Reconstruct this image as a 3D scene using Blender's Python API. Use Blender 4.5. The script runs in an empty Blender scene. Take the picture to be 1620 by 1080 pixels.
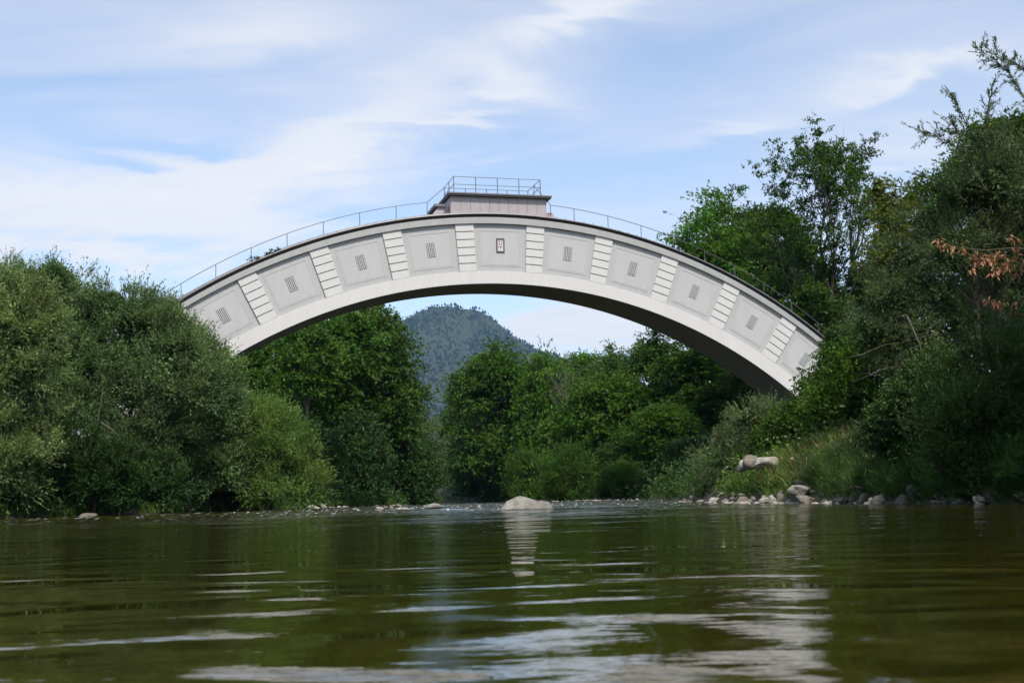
import bpy, math, random
import numpy as np
from mathutils import Vector, Matrix

sc = bpy.context.scene
R = math.radians

# ------------------------------------------------------------------ camera
CAM_H = 0.35
F = 2000.0                      # focal length in photo pixels (1620 wide)
YH = 790.3                      # image row of the horizon at the centre
PITCH = math.atan((YH - 540) / F)
ROLL = -0.0239
_fw = Vector((0, math.cos(PITCH), math.sin(PITCH)))
_up = Vector((0, -math.sin(PITCH), math.cos(PITCH)))
_ri = Vector((1, 0, 0))
_c, _s = math.cos(ROLL), math.sin(ROLL)
RI = _ri * _c + _up * _s
UP = _up * _c - _ri * _s
FW = _fw
cd = bpy.data.cameras.new('camera')
cam = bpy.data.objects.new('camera', cd)
sc.collection.objects.link(cam)
sc.camera = cam
cd.sensor_width = 36
cd.lens = F / 1620 * 36
cd.clip_start = 0.1
cd.clip_end = 30000
cam.matrix_world = Matrix(((RI.x, UP.x, -FW.x, 0), (RI.y, UP.y, -FW.y, 0), (RI.z, UP.z, -FW.z, CAM_H), (0, 0, 0, 1)))
cd.dof.use_dof = True
cd.dof.focus_distance = 65
cd.dof.aperture_fstop = 7.0


def P(px, py, D):
    """world point on the plane y = D seen at photo pixel (px, py)"""
    d = RI * ((px - 810) / F) + UP * ((540 - py) / F) + FW
    t = D / d.y
    return Vector((d.x * t, D, CAM_H + d.z * t))


# ------------------------------------------------------------------ world + sun
SUN_EL, SUN_AZ = R(54), R(157)          # azimuth clockwise from +Y: behind the camera, to its right
w = bpy.data.worlds.new('World')
sc.world = w
w.use_nodes = True
nt = w.node_tree
nt.nodes.clear()
N, L = nt.nodes, nt.links


def wm(op, a, b=None, c=None, clamp=False):
    n = N.new('ShaderNodeMath'); n.operation = op; n.use_clamp = clamp
    for i, v in enumerate((a, b, c)):
        if v is None: continue
        if isinstance(v, (int, float)): n.inputs[i].default_value = v
        else: L.new(v, n.inputs[i])
    return n.outputs[0]


out = N.new('ShaderNodeOutputWorld')
bg = N.new('ShaderNodeBackground')
bg.inputs['Strength'].default_value = 0.118
sky = N.new('ShaderNodeTexSky')
sky.sky_type = 'NISHITA'
sky.sun_disc = False
sky.sun_elevation = SUN_EL
sky.sun_rotation = SUN_AZ
sky.altitude = 450
sky.air_density = 1.0
sky.dust_density = 1.2
sky.ozone_density = 1.6
tc = N.new('ShaderNodeTexCoord')
sp = N.new('ShaderNodeSeparateXYZ'); L.new(tc.outputs['Generated'], sp.inputs[0])
X, Y, Z = sp.outputs
zc = wm('MAXIMUM', Z, 0.0)
den = wm('ADD', zc, 0.16)
cu = N.new('ShaderNodeCombineXYZ')
L.new(wm('DIVIDE', X, den), cu.inputs[0]); L.new(wm('DIVIDE', Y, den), cu.inputs[1])
mp = N.new('ShaderNodeMapping'); L.new(cu.outputs[0], mp.inputs[0])
mp.inputs['Rotation'].default_value = (0, 0, R(-28)); mp.inputs['Scale'].default_value = (0.9, 1.5, 1)
n1 = N.new('ShaderNodeTexNoise'); L.new(mp.outputs[0], n1.inputs['Vector'])
n1.inputs['Scale'].default_value = 0.9; n1.inputs['Detail'].default_value = 8; n1.inputs['Roughness'].default_value = .55; n1.inputs['Distortion'].default_value = .7
mp2 = N.new('ShaderNodeMapping'); L.new(cu.outputs[0], mp2.inputs[0])
mp2.inputs['Rotation'].default_value = (0, 0, R(-50)); mp2.inputs['Scale'].default_value = (0.9, 1.9, 1); mp2.inputs['Location'].default_value = (3, 7, 0)
n2 = N.new('ShaderNodeTexNoise'); L.new(mp2.outputs[0], n2.inputs['Vector'])
n2.inputs['Scale'].default_value = 2.1; n2.inputs['Detail'].default_value = 7; n2.inputs['Roughness'].default_value = .52; n2.inputs['Distortion'].default_value = 1.8
# cloud banks seen in this sky, as soft patches of direction (azimuth, elevation)
AZ = wm('ARCTAN2', X, Y)
EL = wm('ARCSINE', Z)
wob = wm('MULTIPLY', wm('SUBTRACT', n1.outputs['Fac'], .5), .16)
AZw = wm('ADD', AZ, wob)
ELw = wm('ADD', EL, wm('MULTIPLY', wm('SUBTRACT', n2.outputs['Fac'], .5), .10))


def azel(px, py):
    d = RI * ((px - 810) / F) + UP * ((540 - py) / F) + FW
    d.normalize()
    return math.atan2(d.x, d.y), math.asin(d.z)


def patch(px, py, wx, wy, rot, amp):
    a, e = azel(px, py)
    da = wm('SUBTRACT', AZw, a); de = wm('SUBTRACT', ELw, e)
    c, s = math.cos(R(rot)), math.sin(R(rot))
    u = wm('ADD', wm('MULTIPLY', da, c * F / wx), wm('MULTIPLY', de, s * F / wx))
    v = wm('ADD', wm('MULTIPLY', da, -s * F / wy), wm('MULTIPLY', de, c * F / wy))
    r2 = wm('ADD', wm('MULTIPLY', u, u), wm('MULTIPLY', v, v))
    return wm('MULTIPLY', wm('EXPONENT', wm('MULTIPLY', r2, -1.0)), amp)


acc = wm('MULTIPLY', wm('SUBTRACT', n1.outputs['Fac'], .50), .95)
acc = wm('ADD', acc, wm('MULTIPLY', wm('SUBTRACT', n2.outputs['Fac'], .5), .6))
for a in ((450, 262, 290, 52, 25, 1.1), (90, 330, 330, 62, 3, 1.1), (400, 60, 190, 60, 5, .6), (835, 128, 95, 26, -14, .6), (700, 200, 130, 11, 6, .6),
          (950, 18, 160, 24, 12, .8), (1450, 100, 120, 26, 6, .7), (1430, 225, 130, 30, -4, .4), (1200, 190, 80, 20, 0, .5), (235, 237, 95, 20, 0, -1.3),
          (915, 512, 140, 34, -4, 2.4), (690, 480, 90, 30, 0, -1.3), (700, 345, 260, 60, 24, -.7), (50, 185, 120, 34, 0, -.45), (1100, 110, 190, 60, 0, -.4), (200, 425, 260, 26, 5, -.5), (1050, 270, 260, 60, 0, -.45)):
    acc = wm('ADD', acc, patch(*a))
fac = N.new('ShaderNodeMapRange'); fac.interpolation_type = 'SMOOTHSTEP'
L.new(acc, fac.inputs[0]); fac.inputs[1].default_value = -.6; fac.inputs[2].default_value = 1.05
fac.inputs[3].default_value = .18; fac.inputs[4].default_value = .95
skyc = N.new('ShaderNodeMix'); skyc.data_type = 'RGBA'; skyc.blend_type = 'MULTIPLY'; skyc.inputs[0].default_value = 1
L.new(sky.outputs[0], skyc.inputs[6]); skyc.inputs[7].default_value = (1.62, 1.58, 1.56, 1)
cm = N.new('ShaderNodeMix'); cm.data_type = 'RGBA'
cc = N.new('ShaderNodeMix'); cc.data_type = 'RGBA'; L.new(n2.outputs['Fac'], cc.inputs[0]); cc.inputs[6].default_value = (6.1, 6.4, 7.0, 1); cc.inputs[7].default_value = (7.5, 7.4, 7.5, 1)
L.new(fac.outputs[0], cm.inputs[0]); L.new(skyc.outputs[2], cm.inputs[6]); L.new(cc.outputs[2], cm.inputs[7])
L.new(cm.outputs[2], bg.inputs[0]); L.new(bg.outputs[0], out.inputs[0])

sd = bpy.data.lights.new('sun', 'SUN')
sd.energy = 4.0; sd.angle = R(3.0); sd.color = (1, .95, .87)
sun = bpy.data.objects.new('sun', sd); sc.collection.objects.link(sun)
_sv = Vector((math.sin(SUN_AZ) * math.cos(SUN_EL), math.cos(SUN_AZ) * math.cos(SUN_EL), math.sin(SUN_EL)))
sun.rotation_euler = _sv.to_track_quat('Z', 'Y').to_euler()

sc.view_settings.view_transform = 'Standard'
sc.view_settings.look = 'None'
sc.view_settings.exposure = 0.2
sc.view_settings.gamma = 1
sc.view_settings.use_curve_mapping = False
sc.render.engine = 'CYCLES'
sc.cycles.use_denoising = True
sc.cycles.max_bounces = 6
sc.cycles.diffuse_bounces = 3
sc.cycles.transmission_bounces = 4
sc.cycles.volume_bounces = 0
sc.cycles.caustics_reflective = False
sc.cycles.caustics_refractive = False


# ------------------------------------------------------------------ helpers
def tagp(o, label=None, cat=None, group=None, kind=None):
    if label: o['label'] = label
    if cat: o['category'] = cat
    if group: o['group'] = group
    if kind: o['kind'] = kind
    return o


def link(name, data, parent=None):
    o = bpy.data.objects.new(name, data)
    sc.collection.objects.link(o)
    if parent is not None: o.parent = parent
    return o


def empty(name, loc, rz=0):
    o = link(name, None); o.location = loc; o.rotation_euler.z = rz
    return o


def mesh_np(name, verts, faces, mat, smooth=False):
    """verts (n,3), faces (m,k) constant k"""
    verts = np.asarray(verts, np.float32); faces = np.asarray(faces, np.int32)
    me = bpy.data.meshes.new(name)
    k = faces.shape[1]
    me.vertices.add(len(verts)); me.vertices.foreach_set('co', verts.ravel())
    me.loops.add(faces.size); me.loops.foreach_set('vertex_index', faces.ravel())
    me.polygons.add(len(faces)); me.polygons.foreach_set('loop_start', np.arange(0, faces.size, k, dtype=np.int32))
    try: me.polygons.foreach_set('loop_total', np.full(len(faces), k, np.int32))
    except Exception: pass
    if smooth: me.polygons.foreach_set('use_smooth', np.ones(len(faces), bool))
    me.materials.append(mat)
    me.update(calc_edges=True)
    return me


class MB:
    """collects loose polygons of any size into one mesh"""
    def __init__(s): s.v = []; s.f = []
    def add(s, vs, fs):
        o = len(s.v); s.v += [tuple(v) for v in vs]; s.f += [tuple(i + o for i in f) for f in fs]
    def box(s, x0, x1, y0, y1, z0, z1):
        s.add([(x0, y0, z0), (x1, y0, z0), (x1, y1, z0), (x0, y1, z0), (x0, y0, z1), (x1, y0, z1), (x1, y1, z1), (x0, y1, z1)],
              [(0, 3, 2, 1), (4, 5, 6, 7), (0, 1, 5, 4), (1, 2, 6, 5), (2, 3, 7, 6), (3, 0, 4, 7)])
    def hexa(s, a, b):
        """prism between the quad a (front) and the quad b (back)"""
        s.add(list(a) + list(b), [(0, 1, 2, 3), (7, 6, 5, 4), (0, 4, 5, 1), (1, 5, 6, 2), (2, 6, 7, 3), (3, 7, 4, 0)])
    def tube(s, pts, rad, n=6, caps=True):
        pts = [Vector(p) for p in pts]
        if not hasattr(rad, '__len__'): rad = [rad] * len(pts)
        rings = []
        for i, p in enumerate(pts):
            t = (pts[min(i + 1, len(pts) - 1)] - pts[max(i - 1, 0)]).normalized()
            a = t.cross(Vector((0, 0, 1)) if abs(t.z) < .9 else Vector((1, 0, 0))).normalized()
            b = t.cross(a)
            rings += [p + (a * math.cos(2 * math.pi * k / n) + b * math.sin(2 * math.pi * k / n)) * rad[i] for k in range(n)]
        fs = []
        for i in range(len(pts) - 1):
            for k in range(n):
                fs.append((i * n + k, i * n + (k + 1) % n, (i + 1) * n + (k + 1) % n, (i + 1) * n + k))
        if caps:
            fs.append(tuple(range(n))[::-1]); fs.append(tuple((len(pts) - 1) * n + k for k in range(n)))
        s.add(rings, fs)
    def mesh(s, name, mat, smooth=False):
        me = bpy.data.meshes.new(name); me.from_pydata(s.v, [], s.f); me.materials.append(mat)
        if smooth: me.polygons.foreach_set('use_smooth', [True] * len(me.polygons))
        me.update(); return me
    def build(s, name, mat, parent=None, smooth=False, loc=None):
        o = link(name, s.mesh(name, mat, smooth), parent)
        if loc is not None: o.location = loc
        return o


def mat(name, col, rough=.7, noise=0, scale=4, bump=0, bscale=20, metal=0, col2=None, island=0, spec=.5, streak=0):
    m = bpy.data.materials.new(name); m.use_nodes = True
    n, l = m.node_tree.nodes, m.node_tree.links
    b = n['Principled BSDF']
    b.inputs['Roughness'].default_value = rough; b.inputs['Metallic'].default_value = metal
    b.inputs['Specular IOR Level'].default_value = spec
    b.inputs['Base Color'].default_value = (*col, 1)
    t = n.new('ShaderNodeTexCoord')
    if noise or col2:
        x = n.new('ShaderNodeTexNoise'); x.inputs['Scale'].default_value = scale; x.inputs['Detail'].default_value = 7; x.inputs['Roughness'].default_value = .6
        l.new(t.outputs['Object'], x.inputs['Vector'])
        if streak:
            q = n.new('ShaderNodeMapping'); q.inputs['Scale'].default_value = (1, 1, streak); l.new(t.outputs['Object'], q.inputs[0]); l.new(q.outputs[0], x.inputs['Vector'])
        r = n.new('ShaderNodeMapRange'); l.new(x.outputs['Fac'], r.inputs[0]); r.inputs[1].default_value = .3; r.inputs[2].default_value = .7
        mx = n.new('ShaderNodeMix'); mx.data_type = 'RGBA'
        l.new(r.outputs[0], mx.inputs[0])
        c2 = col2 if col2 else tuple(c * (1 - noise) for c in col)
        mx.inputs[6].default_value = (*col, 1); mx.inputs[7].default_value = (*c2, 1)
        last = mx.outputs[2]
        if island:
            g = n.new('ShaderNodeNewGeometry'); hv = n.new('ShaderNodeHueSaturation')
            rr = n.new('ShaderNodeMapRange'); l.new(g.outputs['Random Per Island'], rr.inputs[0])
            rr.inputs[3].default_value = 1 - island; rr.inputs[4].default_value = 1 + island
            l.new(rr.outputs[0], hv.inputs['Value']); l.new(last, hv.inputs['Color']); last = hv.outputs[0]
        l.new(last, b.inputs['Base Color'])
    if bump:
        x = n.new('ShaderNodeTexNoise'); x.inputs['Scale'].default_value = bscale; x.inputs['Detail'].default_value = 8
        l.new(t.outputs['Object'], x.inputs['Vector'])
        bp = n.new('ShaderNodeBump'); bp.inputs['Strength'].default_value = bump; bp.inputs['Distance'].default_value = .05
        l.new(x.outputs['Fac'], bp.inputs['Height']); l.new(bp.outputs[0], b.inputs['Normal'])
    return m


def leafmat(name, top, back=None, var=.25, trans=.3, hue=.025, dry=0, gloss=.22):
    """leaf: green sheet that lets some light through; each leaf and each patch varies a little"""
    m = bpy.data.materials.new(name); m.use_nodes = True
    n, l = m.node_tree.nodes, m.node_tree.links
    b = n['Principled BSDF']; b.inputs['Roughness'].default_value = .5; b.inputs['Specular IOR Level'].default_value = gloss
    g = n.new('ShaderNodeNewGeometry'); t = n.new('ShaderNodeTexCoord'); oi = n.new('ShaderNodeObjectInfo')
    x = n.new('ShaderNodeTexNoise'); x.inputs['Scale'].default_value = .45; x.inputs['Detail'].default_value = 4
    l.new(t.outputs['Object'], x.inputs['Vector'])
    c = n.new('ShaderNodeMix'); c.data_type = 'RGBA'; c.inputs[6].default_value = (*top, 1)
    c.inputs[7].default_value = (*(back or [min(1, v * 1.7) for v in top]), 1)
    a = n.new('ShaderNodeMapRange'); l.new(g.outputs['Random Per Island'], a.inputs[0]); a.inputs[1].default_value = .7
    a.inputs[2].default_value = 1; a.inputs[3].default_value = 0; a.inputs[4].default_value = .6
    l.new(a.outputs[0], c.inputs[0])
    hv = n.new('ShaderNodeHueSaturation'); l.new(c.outputs[2], hv.inputs['Color'])
    r1 = n.new('ShaderNodeMapRange'); l.new(x.outputs['Fac'], r1.inputs[0]); r1.inputs[1].default_value = .3; r1.inputs[2].default_value = .7
    r1.inputs[3].default_value = .5 - hue; r1.inputs[4].default_value = .5 + hue; l.new(r1.outputs[0], hv.inputs['Hue'])
    m1 = n.new('ShaderNodeMath'); m1.operation = 'MULTIPLY'; l.new(g.outputs['Random Per Island'], m1.inputs[0]); m1.inputs[1].default_value = 7.31
    m2 = n.new('ShaderNodeMath'); m2.operation = 'FRACT'; l.new(m1.outputs[0], m2.inputs[0])
    r2 = n.new('ShaderNodeMapRange'); l.new(m2.outputs[0], r2.inputs[0]); r2.inputs[3].default_value = 1 - var; r2.inputs[4].default_value = 1 + var
    r3 = n.new('ShaderNodeMapRange'); l.new(oi.outputs['Random'], r3.inputs[0]); r3.inputs[3].default_value = .82; r3.inputs[4].default_value = 1.18
    m3 = n.new('ShaderNodeMath'); m3.operation = 'MULTIPLY'; l.new(r2.outputs[0], m3.inputs[0]); l.new(r3.outputs[0], m3.inputs[1])
    x2 = n.new('ShaderNodeTexNoise'); x2.inputs['Scale'].default_value = .8; x2.inputs['Detail'].default_value = 3
    l.new(t.outputs['Object'], x2.inputs['Vector'])
    r4 = n.new('ShaderNodeMapRange'); l.new(x2.outputs['Fac'], r4.inputs[0]); r4.inputs[1].default_value = .35; r4.inputs[2].default_value = .65
    r4.inputs[3].default_value = .62; r4.inputs[4].default_value = 1.38
    m4 = n.new('ShaderNodeMath'); m4.operation = 'MULTIPLY'; l.new(m3.outputs[0], m4.inputs[0]); l.new(r4.outputs[0], m4.inputs[1])
    l.new(m4.outputs[0], hv.inputs['Value'])
    l.new(hv.outputs[0], b.inputs['Base Color'])
    tr = n.new('ShaderNodeBsdfTranslucent')
    h2 = n.new('ShaderNodeMix'); h2.data_type = 'RGBA'; h2.blend_type = 'MULTIPLY'; h2.inputs[0].default_value = 1
    l.new(hv.outputs[0], h2.inputs[6]); h2.inputs[7].default_value = (1.5, 1.6, .6, 1); l.new(h2.outputs[2], tr.inputs[0])
    mx = n.new('ShaderNodeMixShader'); mx.inputs[0].default_value = trans
    l.new(b.outputs[0], mx.inputs[1]); l.new(tr.outputs[0], mx.inputs[2])
    l.new(mx.outputs[0], n['Material Output'].inputs[0])
    return m


M = {}
M['plaster'] = mat('white_plaster', (.62, .598, .568), .85, noise=.075, scale=1.8, bump=.25, bscale=14, streak=.12)
M['block'] = mat('pilaster_plaster', (.60, .585, .555), .85, noise=.06, scale=2.0, bump=.2, bscale=18, streak=.2)
M['field'] = mat('grey_roughcast', (.46, .45, .435), .9, noise=.09, scale=2.0, bump=.5, bscale=26, streak=.15)
M['panel'] = mat('grey_panel_plaster', (.48, .47, .455), .9, noise=.07, scale=1.9, bump=.3, bscale=20, streak=.15)
M['repair'] = mat('bluish_repair_plaster', (.52, .56, .62), .9, noise=.15, scale=3)
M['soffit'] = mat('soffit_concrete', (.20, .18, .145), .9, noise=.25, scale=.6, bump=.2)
M['cornice'] = mat('cornice_plaster', (.60, .59, .555), .85, noise=.12, scale=2.2, bump=.2, bscale=16, streak=.2)
M['sheet'] = mat('sheet_metal_brown', (.47, .415, .41), .6, noise=.18, scale=1.2, metal=.25)
M['sheet2'] = mat('sheet_metal_edge', (.20, .19, .195), .5, noise=.3, scale=2, metal=.3)
M['dark'] = mat('dark_metal', (.035, .032, .034), .5, noise=.3, scale=3)
M['steel'] = mat('galvanised_steel', (.16, .16, .165), .45, noise=.2, scale=6, metal=.6)
M['painted_dark'] = mat('vent_shade_and_lettering', (.05, .05, .05), .9)  # dark colour stands in for shade inside the vents; lettering shares it
M['louvre'] = mat('vent_grille_metal', (.46, .46, .45), .6)
M['sign'] = mat('emblem_plate', (.62, .56, .55), .6, noise=.08)
M['signframe'] = mat('emblem_frame_metal', (.09, .09, .095), .5, noise=.25, scale=8)
M['shield'] = mat('emblem_shield_red', (.17, .10, .10), .6)
M['white'] = mat('emblem_white', (.82, .78, .77), .6)
M['bark'] = mat('bark', (.085, .07, .05), .9, noise=.5, scale=5, bump=.8, bscale=12)
M['palebark'] = mat('pale_bark', (.26, .215, .16), .9, noise=.5, scale=4, bump=.6, bscale=12)
M['twig'] = mat('dead_twig', (.13, .11, .085), .9, noise=.3, scale=4)
M['willow'] = leafmat('willow_leaf', (.108, .172, .052), (.25, .33, .20), trans=.22)
M['willow2'] = leafmat('willow_leaf_yellowish', (.135, .185, .060), (.26, .32, .18), trans=.25)
M['lightbush'] = leafmat('light_bush_leaf', (.125, .205, .042), (.20, .29, .09), trans=.3)
M['broad'] = leafmat('broad_leaf', (.054, .114, .013), (.09, .165, .022), trans=.3)
M['bright'] = leafmat('bright_broad_leaf', (.068, .148, .014), (.11, .21, .024), trans=.35)
M['deep'] = leafmat('deep_green_leaf', (.034, .076, .013), (.055, .105, .022), trans=.2)
M['yellow'] = leafmat('yellow_green_leaf', (.12, .145, .020), (.18, .20, .045), trans=.35)
M['olive'] = leafmat('narrow_olive_leaf', (.088, .130, .042), (.17, .22, .12), trans=.15)
M['grass'] = leafmat('grass_blade', (.085, .145, .025), (.16, .20, .05), trans=.3)
M['dry'] = leafmat('dry_grass_blade', (.30, .25, .12), (.38, .31, .17), trans=.2)
M['wither'] = leafmat('withered_leaf', (.34, .15, .085), (.42, .25, .14), trans=.2, var=.3)
M['flower'] = mat('elder_flower', (.72, .68, .45), .8)
M['conifer'] = mat('conifer_needles', (.013, .028, .024), .9, noise=.2, col2=(.024, .042, .030), scale=.02, island=.22, spec=.1)
M['rock'] = mat('limestone', (.46, .42, .35), .9, col2=(.20, .18, .15), scale=2.2, bump=1, bscale=7)
M['boulder'] = mat('yellowish_boulder', (.31, .285, .24), .9, col2=(.12, .112, .10), scale=2.2, bump=1, bscale=9)
M['rockpink'] = mat('pinkish_limestone', (.23, .195, .16), .9, col2=(.11, .095, .075), scale=3, bump=1, bscale=9)
M['rockdark'] = mat('dark_and_shadowed_stone', (.085, .075, .058), .7, col2=(.045, .04, .03), scale=3, bump=1, bscale=9)  # dark stone; also carries the shadow on the stone in the gap
M['soil'] = mat('bank_soil', (.030, .026, .016), .95, col2=(.018, .022, .010), scale=.5, bump=.5, bscale=3)
M['forestfloor'] = mat('forest_slope', (.022, .034, .02), .95, col2=(.035, .045, .022), scale=.01)


_n, _l = M['boulder'].node_tree.nodes, M['boulder'].node_tree.links     # wet dark band at the waterline
_b = _n['Principled BSDF']; _src = _b.inputs['Base Color'].links[0].from_socket
_t = _n.new('ShaderNodeTexCoord'); _s3 = _n.new('ShaderNodeSeparateXYZ'); _l.new(_t.outputs['Object'], _s3.inputs[0])
_x = _n.new('ShaderNodeTexNoise'); _x.inputs['Scale'].default_value = 6; _l.new(_t.outputs['Object'], _x.inputs['Vector'])
_a = _n.new('ShaderNodeMath'); _a.operation = 'MULTIPLY_ADD'; _l.new(_x.outputs['Fac'], _a.inputs[0]); _a.inputs[1].default_value = -.10; _l.new(_s3.outputs[2], _a.inputs[2])
_r = _n.new('ShaderNodeMapRange'); _l.new(_a.outputs[0], _r.inputs[0]); _r.inputs[1].default_value = -.02; _r.inputs[2].default_value = .02; _r.inputs[3].default_value = .35; _r.inputs[4].default_value = 1
_m = _n.new('ShaderNodeHueSaturation'); _l.new(_src, _m.inputs['Color']); _l.new(_r.outputs[0], _m.inputs['Value']); _l.new(_m.outputs[0], _b.inputs['Base Color'])


def water_material():
    m = bpy.data.materials.new('river_water'); m.use_nodes = True
    n, l = m.node_tree.nodes, m.node_tree.links
    b = n['Principled BSDF']
    b.inputs['IOR'].default_value = 1.333; b.inputs['Roughness'].default_value = .015
    g = n.new('ShaderNodeNewGeometry')
    def mapped(sx, sy, rz=0, lx=0):
        q = n.new('ShaderNodeMapping'); l.new(g.outputs['Position'], q.inputs[0])
        q.inputs['Scale'].default_value = (sx, sy, 1); q.inputs['Rotation'].default_value = (0, 0, R(rz)); q.inputs['Location'].default_value = (lx, lx * .7, 0)
        return q.outputs[0]
    def noise(v, sc_, det=3, rough=.5, dist=0):
        q = n.new('ShaderNodeTexNoise'); l.new(v, q.inputs['Vector']); q.inputs['Scale'].default_value = sc_
        q.inputs['Detail'].default_value = det; q.inputs['Roughness'].default_value = rough; q.inputs['Distortion'].default_value = dist
        return q.outputs['Fac']
    def mth(op, a, b_=None, clamp=False):
        q = n.new('ShaderNodeMath'); q.operation = op; q.use_clamp = clamp
        for i, v in enumerate((a, b_)):
            if v is None: continue
            if isinstance(v, (int, float)): q.inputs[i].default_value = v
            else: l.new(v, q.inputs[i])
        return q.outputs[0]
    def rng_(v, a, b_, c, d):
        q = n.new('ShaderNodeMapRange'); q.interpolation_type = 'SMOOTHSTEP'; l.new(v, q.inputs[0])
        for i, k in enumerate((a, b_, c, d)): q.inputs[i + 1].default_value = k
        return q.outputs[0]
    s = n.new('ShaderNodeSeparateXYZ'); l.new(g.outputs['Position'], s.inputs[0])
    # olive water body, browner where the bed shows through
    bed = noise(mapped(.5, .5), 1.1, 5)
    c = n.new('ShaderNodeMix'); c.data_type = 'RGBA'; l.new(rng_(bed, .35, .7, 0, 1), c.inputs[0])
    c.inputs[6].default_value = (.0235, .0215, .002, 1); c.inputs[7].default_value = (.036, .029, .003, 1)
    # broken white water on the riffle
    rif = rng_(s.outputs[1], 46, 58, 0, 1)
    spark = noise(mapped(1.3, .16, 0, 5), 3.0, 4, .6)
    spk = mth('MULTIPLY', rng_(spark, .575, .63, 0, 1), rng_(s.outputs[1], 24, 50, 0, .8))
    c2 = n.new('ShaderNodeMix'); c2.data_type = 'RGBA'; l.new(spk, c2.inputs[0]); l.new(c.outputs[2], c2.inputs[6]); c2.inputs[7].default_value = (.55, .58, .6, 1)
    l.new(c2.outputs[2], b.inputs['Base Color'])
    l.new(rng_(s.outputs[1], 8, 40, .008, .05), b.inputs['Roughness'])
    fine = noise(mapped(1, 2.2, 0, 3), 5.5, 3, .55)
    mid = noise(mapped(.88, 1.15, 8, 1), 1.1, 1, .4, .9)
    rough_w = noise(mapped(1.4, 1.4, 20, 9), 2.6, 4, .6)
    near = mth('ADD', mth('MULTIPLY', mid, rng_(s.outputs[1], 4.5, 11, .036, .014)), mth('MULTIPLY', fine, .0013))
    chop = noise(mapped(1.1, 1.8, 5, 4), 2.4, 3, .55)
    pat = rng_(noise(mapped(.16, .3, 12, 2), 1.0, 3, .6), .38, .62, .15, 1.0)
    swell = noise(mapped(.25, .5, 3, 6), 1.0, 2, .5)
    near = mth('ADD', near, mth('MULTIPLY', mth('MULTIPLY', chop, pat), rng_(s.outputs[1], 6, 40, .005, .06)))
    near = mth('ADD', near, mth('MULTIPLY', swell, rng_(s.outputs[1], 8, 30, .0, .05)))
    dash = noise(mapped(1.0, .42, 4, 8), 1.1, 2, .5)
    near = mth('ADD', near, mth('MULTIPLY', dash, rng_(s.outputs[1], 9, 26, .0, .03)))
    h = mth('ADD', near, mth('MULTIPLY', mth('MULTIPLY', rough_w, rif), .12))
    bp = n.new('ShaderNodeBump'); bp.inputs['Strength'].default_value = 1; bp.inputs['Distance'].default_value = 1
    l.new(h, bp.inputs['Height']); l.new(bp.outputs[0], b.inputs['Normal'])
    return m


M['water'] = water_material()

# ------------------------------------------------------------------ terrain
_yL = [-400, 0, 40, 55, 62, 72, 80, 95, 117, 140, 165, 200, 400]
_xL = [-30, -25, -23.5, -22.3, -20.8, -16.0, -13.0, -10.8, -9.2, -8.2, -15, -34, -190]
_yR = [-400, 0, 27, 41, 56, 90, 115, 140, 160, 200, 400]
_xR = [16, 12, 11.3, 10.0, 8.3, 8.8, 6.2, 1, -7, -22, -150]


def vnoise(x, y, s, seed=0):
    return (np.sin(x * s * 1.3 + seed) * np.cos(y * s * 1.1 + seed * 2.1) + .5 * np.sin(x * s * 2.9 + y * s * 1.7 + seed * 3.3)
            + .3 * np.cos(x * s * 5.3 - y * s * 4.7 + seed)) / 1.8


def ground_z(x, y):
    x = np.asarray(x, float); y = np.asarray(y, float)
    wob = .35 * vnoise(x, y, .9, 2)
    dl = x - np.interp(y, _yL, _xL); dr = np.interp(y, _yR, _xR) - x
    d = np.minimum(dl, dr) + wob
    land = -d
    right = dr < dl
    step = np.where(right, 1.9, 1.0)
    zl = step * (1 - np.exp(-np.maximum(land, 0) / 1.6)) + np.minimum(np.maximum(land - 1, 0) * .15, 5.0) + .15 * vnoise(x, y, .5, 5)* np.clip(land / 3, 0, 1)
    zr = -1.3 * (1 - np.exp(-np.maximum(d, 0) / 2.5))
    return np.where(land > 0, zl, zr)


def build_ground():
    def axis(near, step, far, n):
        a = np.arange(-near, near + step / 2, step)
        g = near * (far / near) ** (np.arange(1, n + 1) / n)
        return np.concatenate([-g[::-1], a, g])
    xs = axis(60, 1.0, 6800, 26)
    ys = np.concatenate([-60 * (6800 / 60) ** (np.arange(26, 0, -1) / 26), np.arange(-60, 220, 1.4), 220 * (6800 / 220) ** (np.arange(1, 24) / 23)])
    gx, gy = np.meshgrid(xs, ys)
    z = ground_z(gx, gy)
    v = np.stack([gx, gy, z], -1).reshape(-1, 3)
    nx, ny = len(xs), len(ys)
    i = np.arange(nx * ny).reshape(ny, nx)
    f = np.stack([i[:-1, :-1], i[:-1, 1:], i[1:, 1:], i[1:, :-1]], -1).reshape(-1, 4)
    o = link('ground', mesh_np('ground', v, f, M['soil'], True)); tagp(o, kind='structure')


build_ground()


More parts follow.
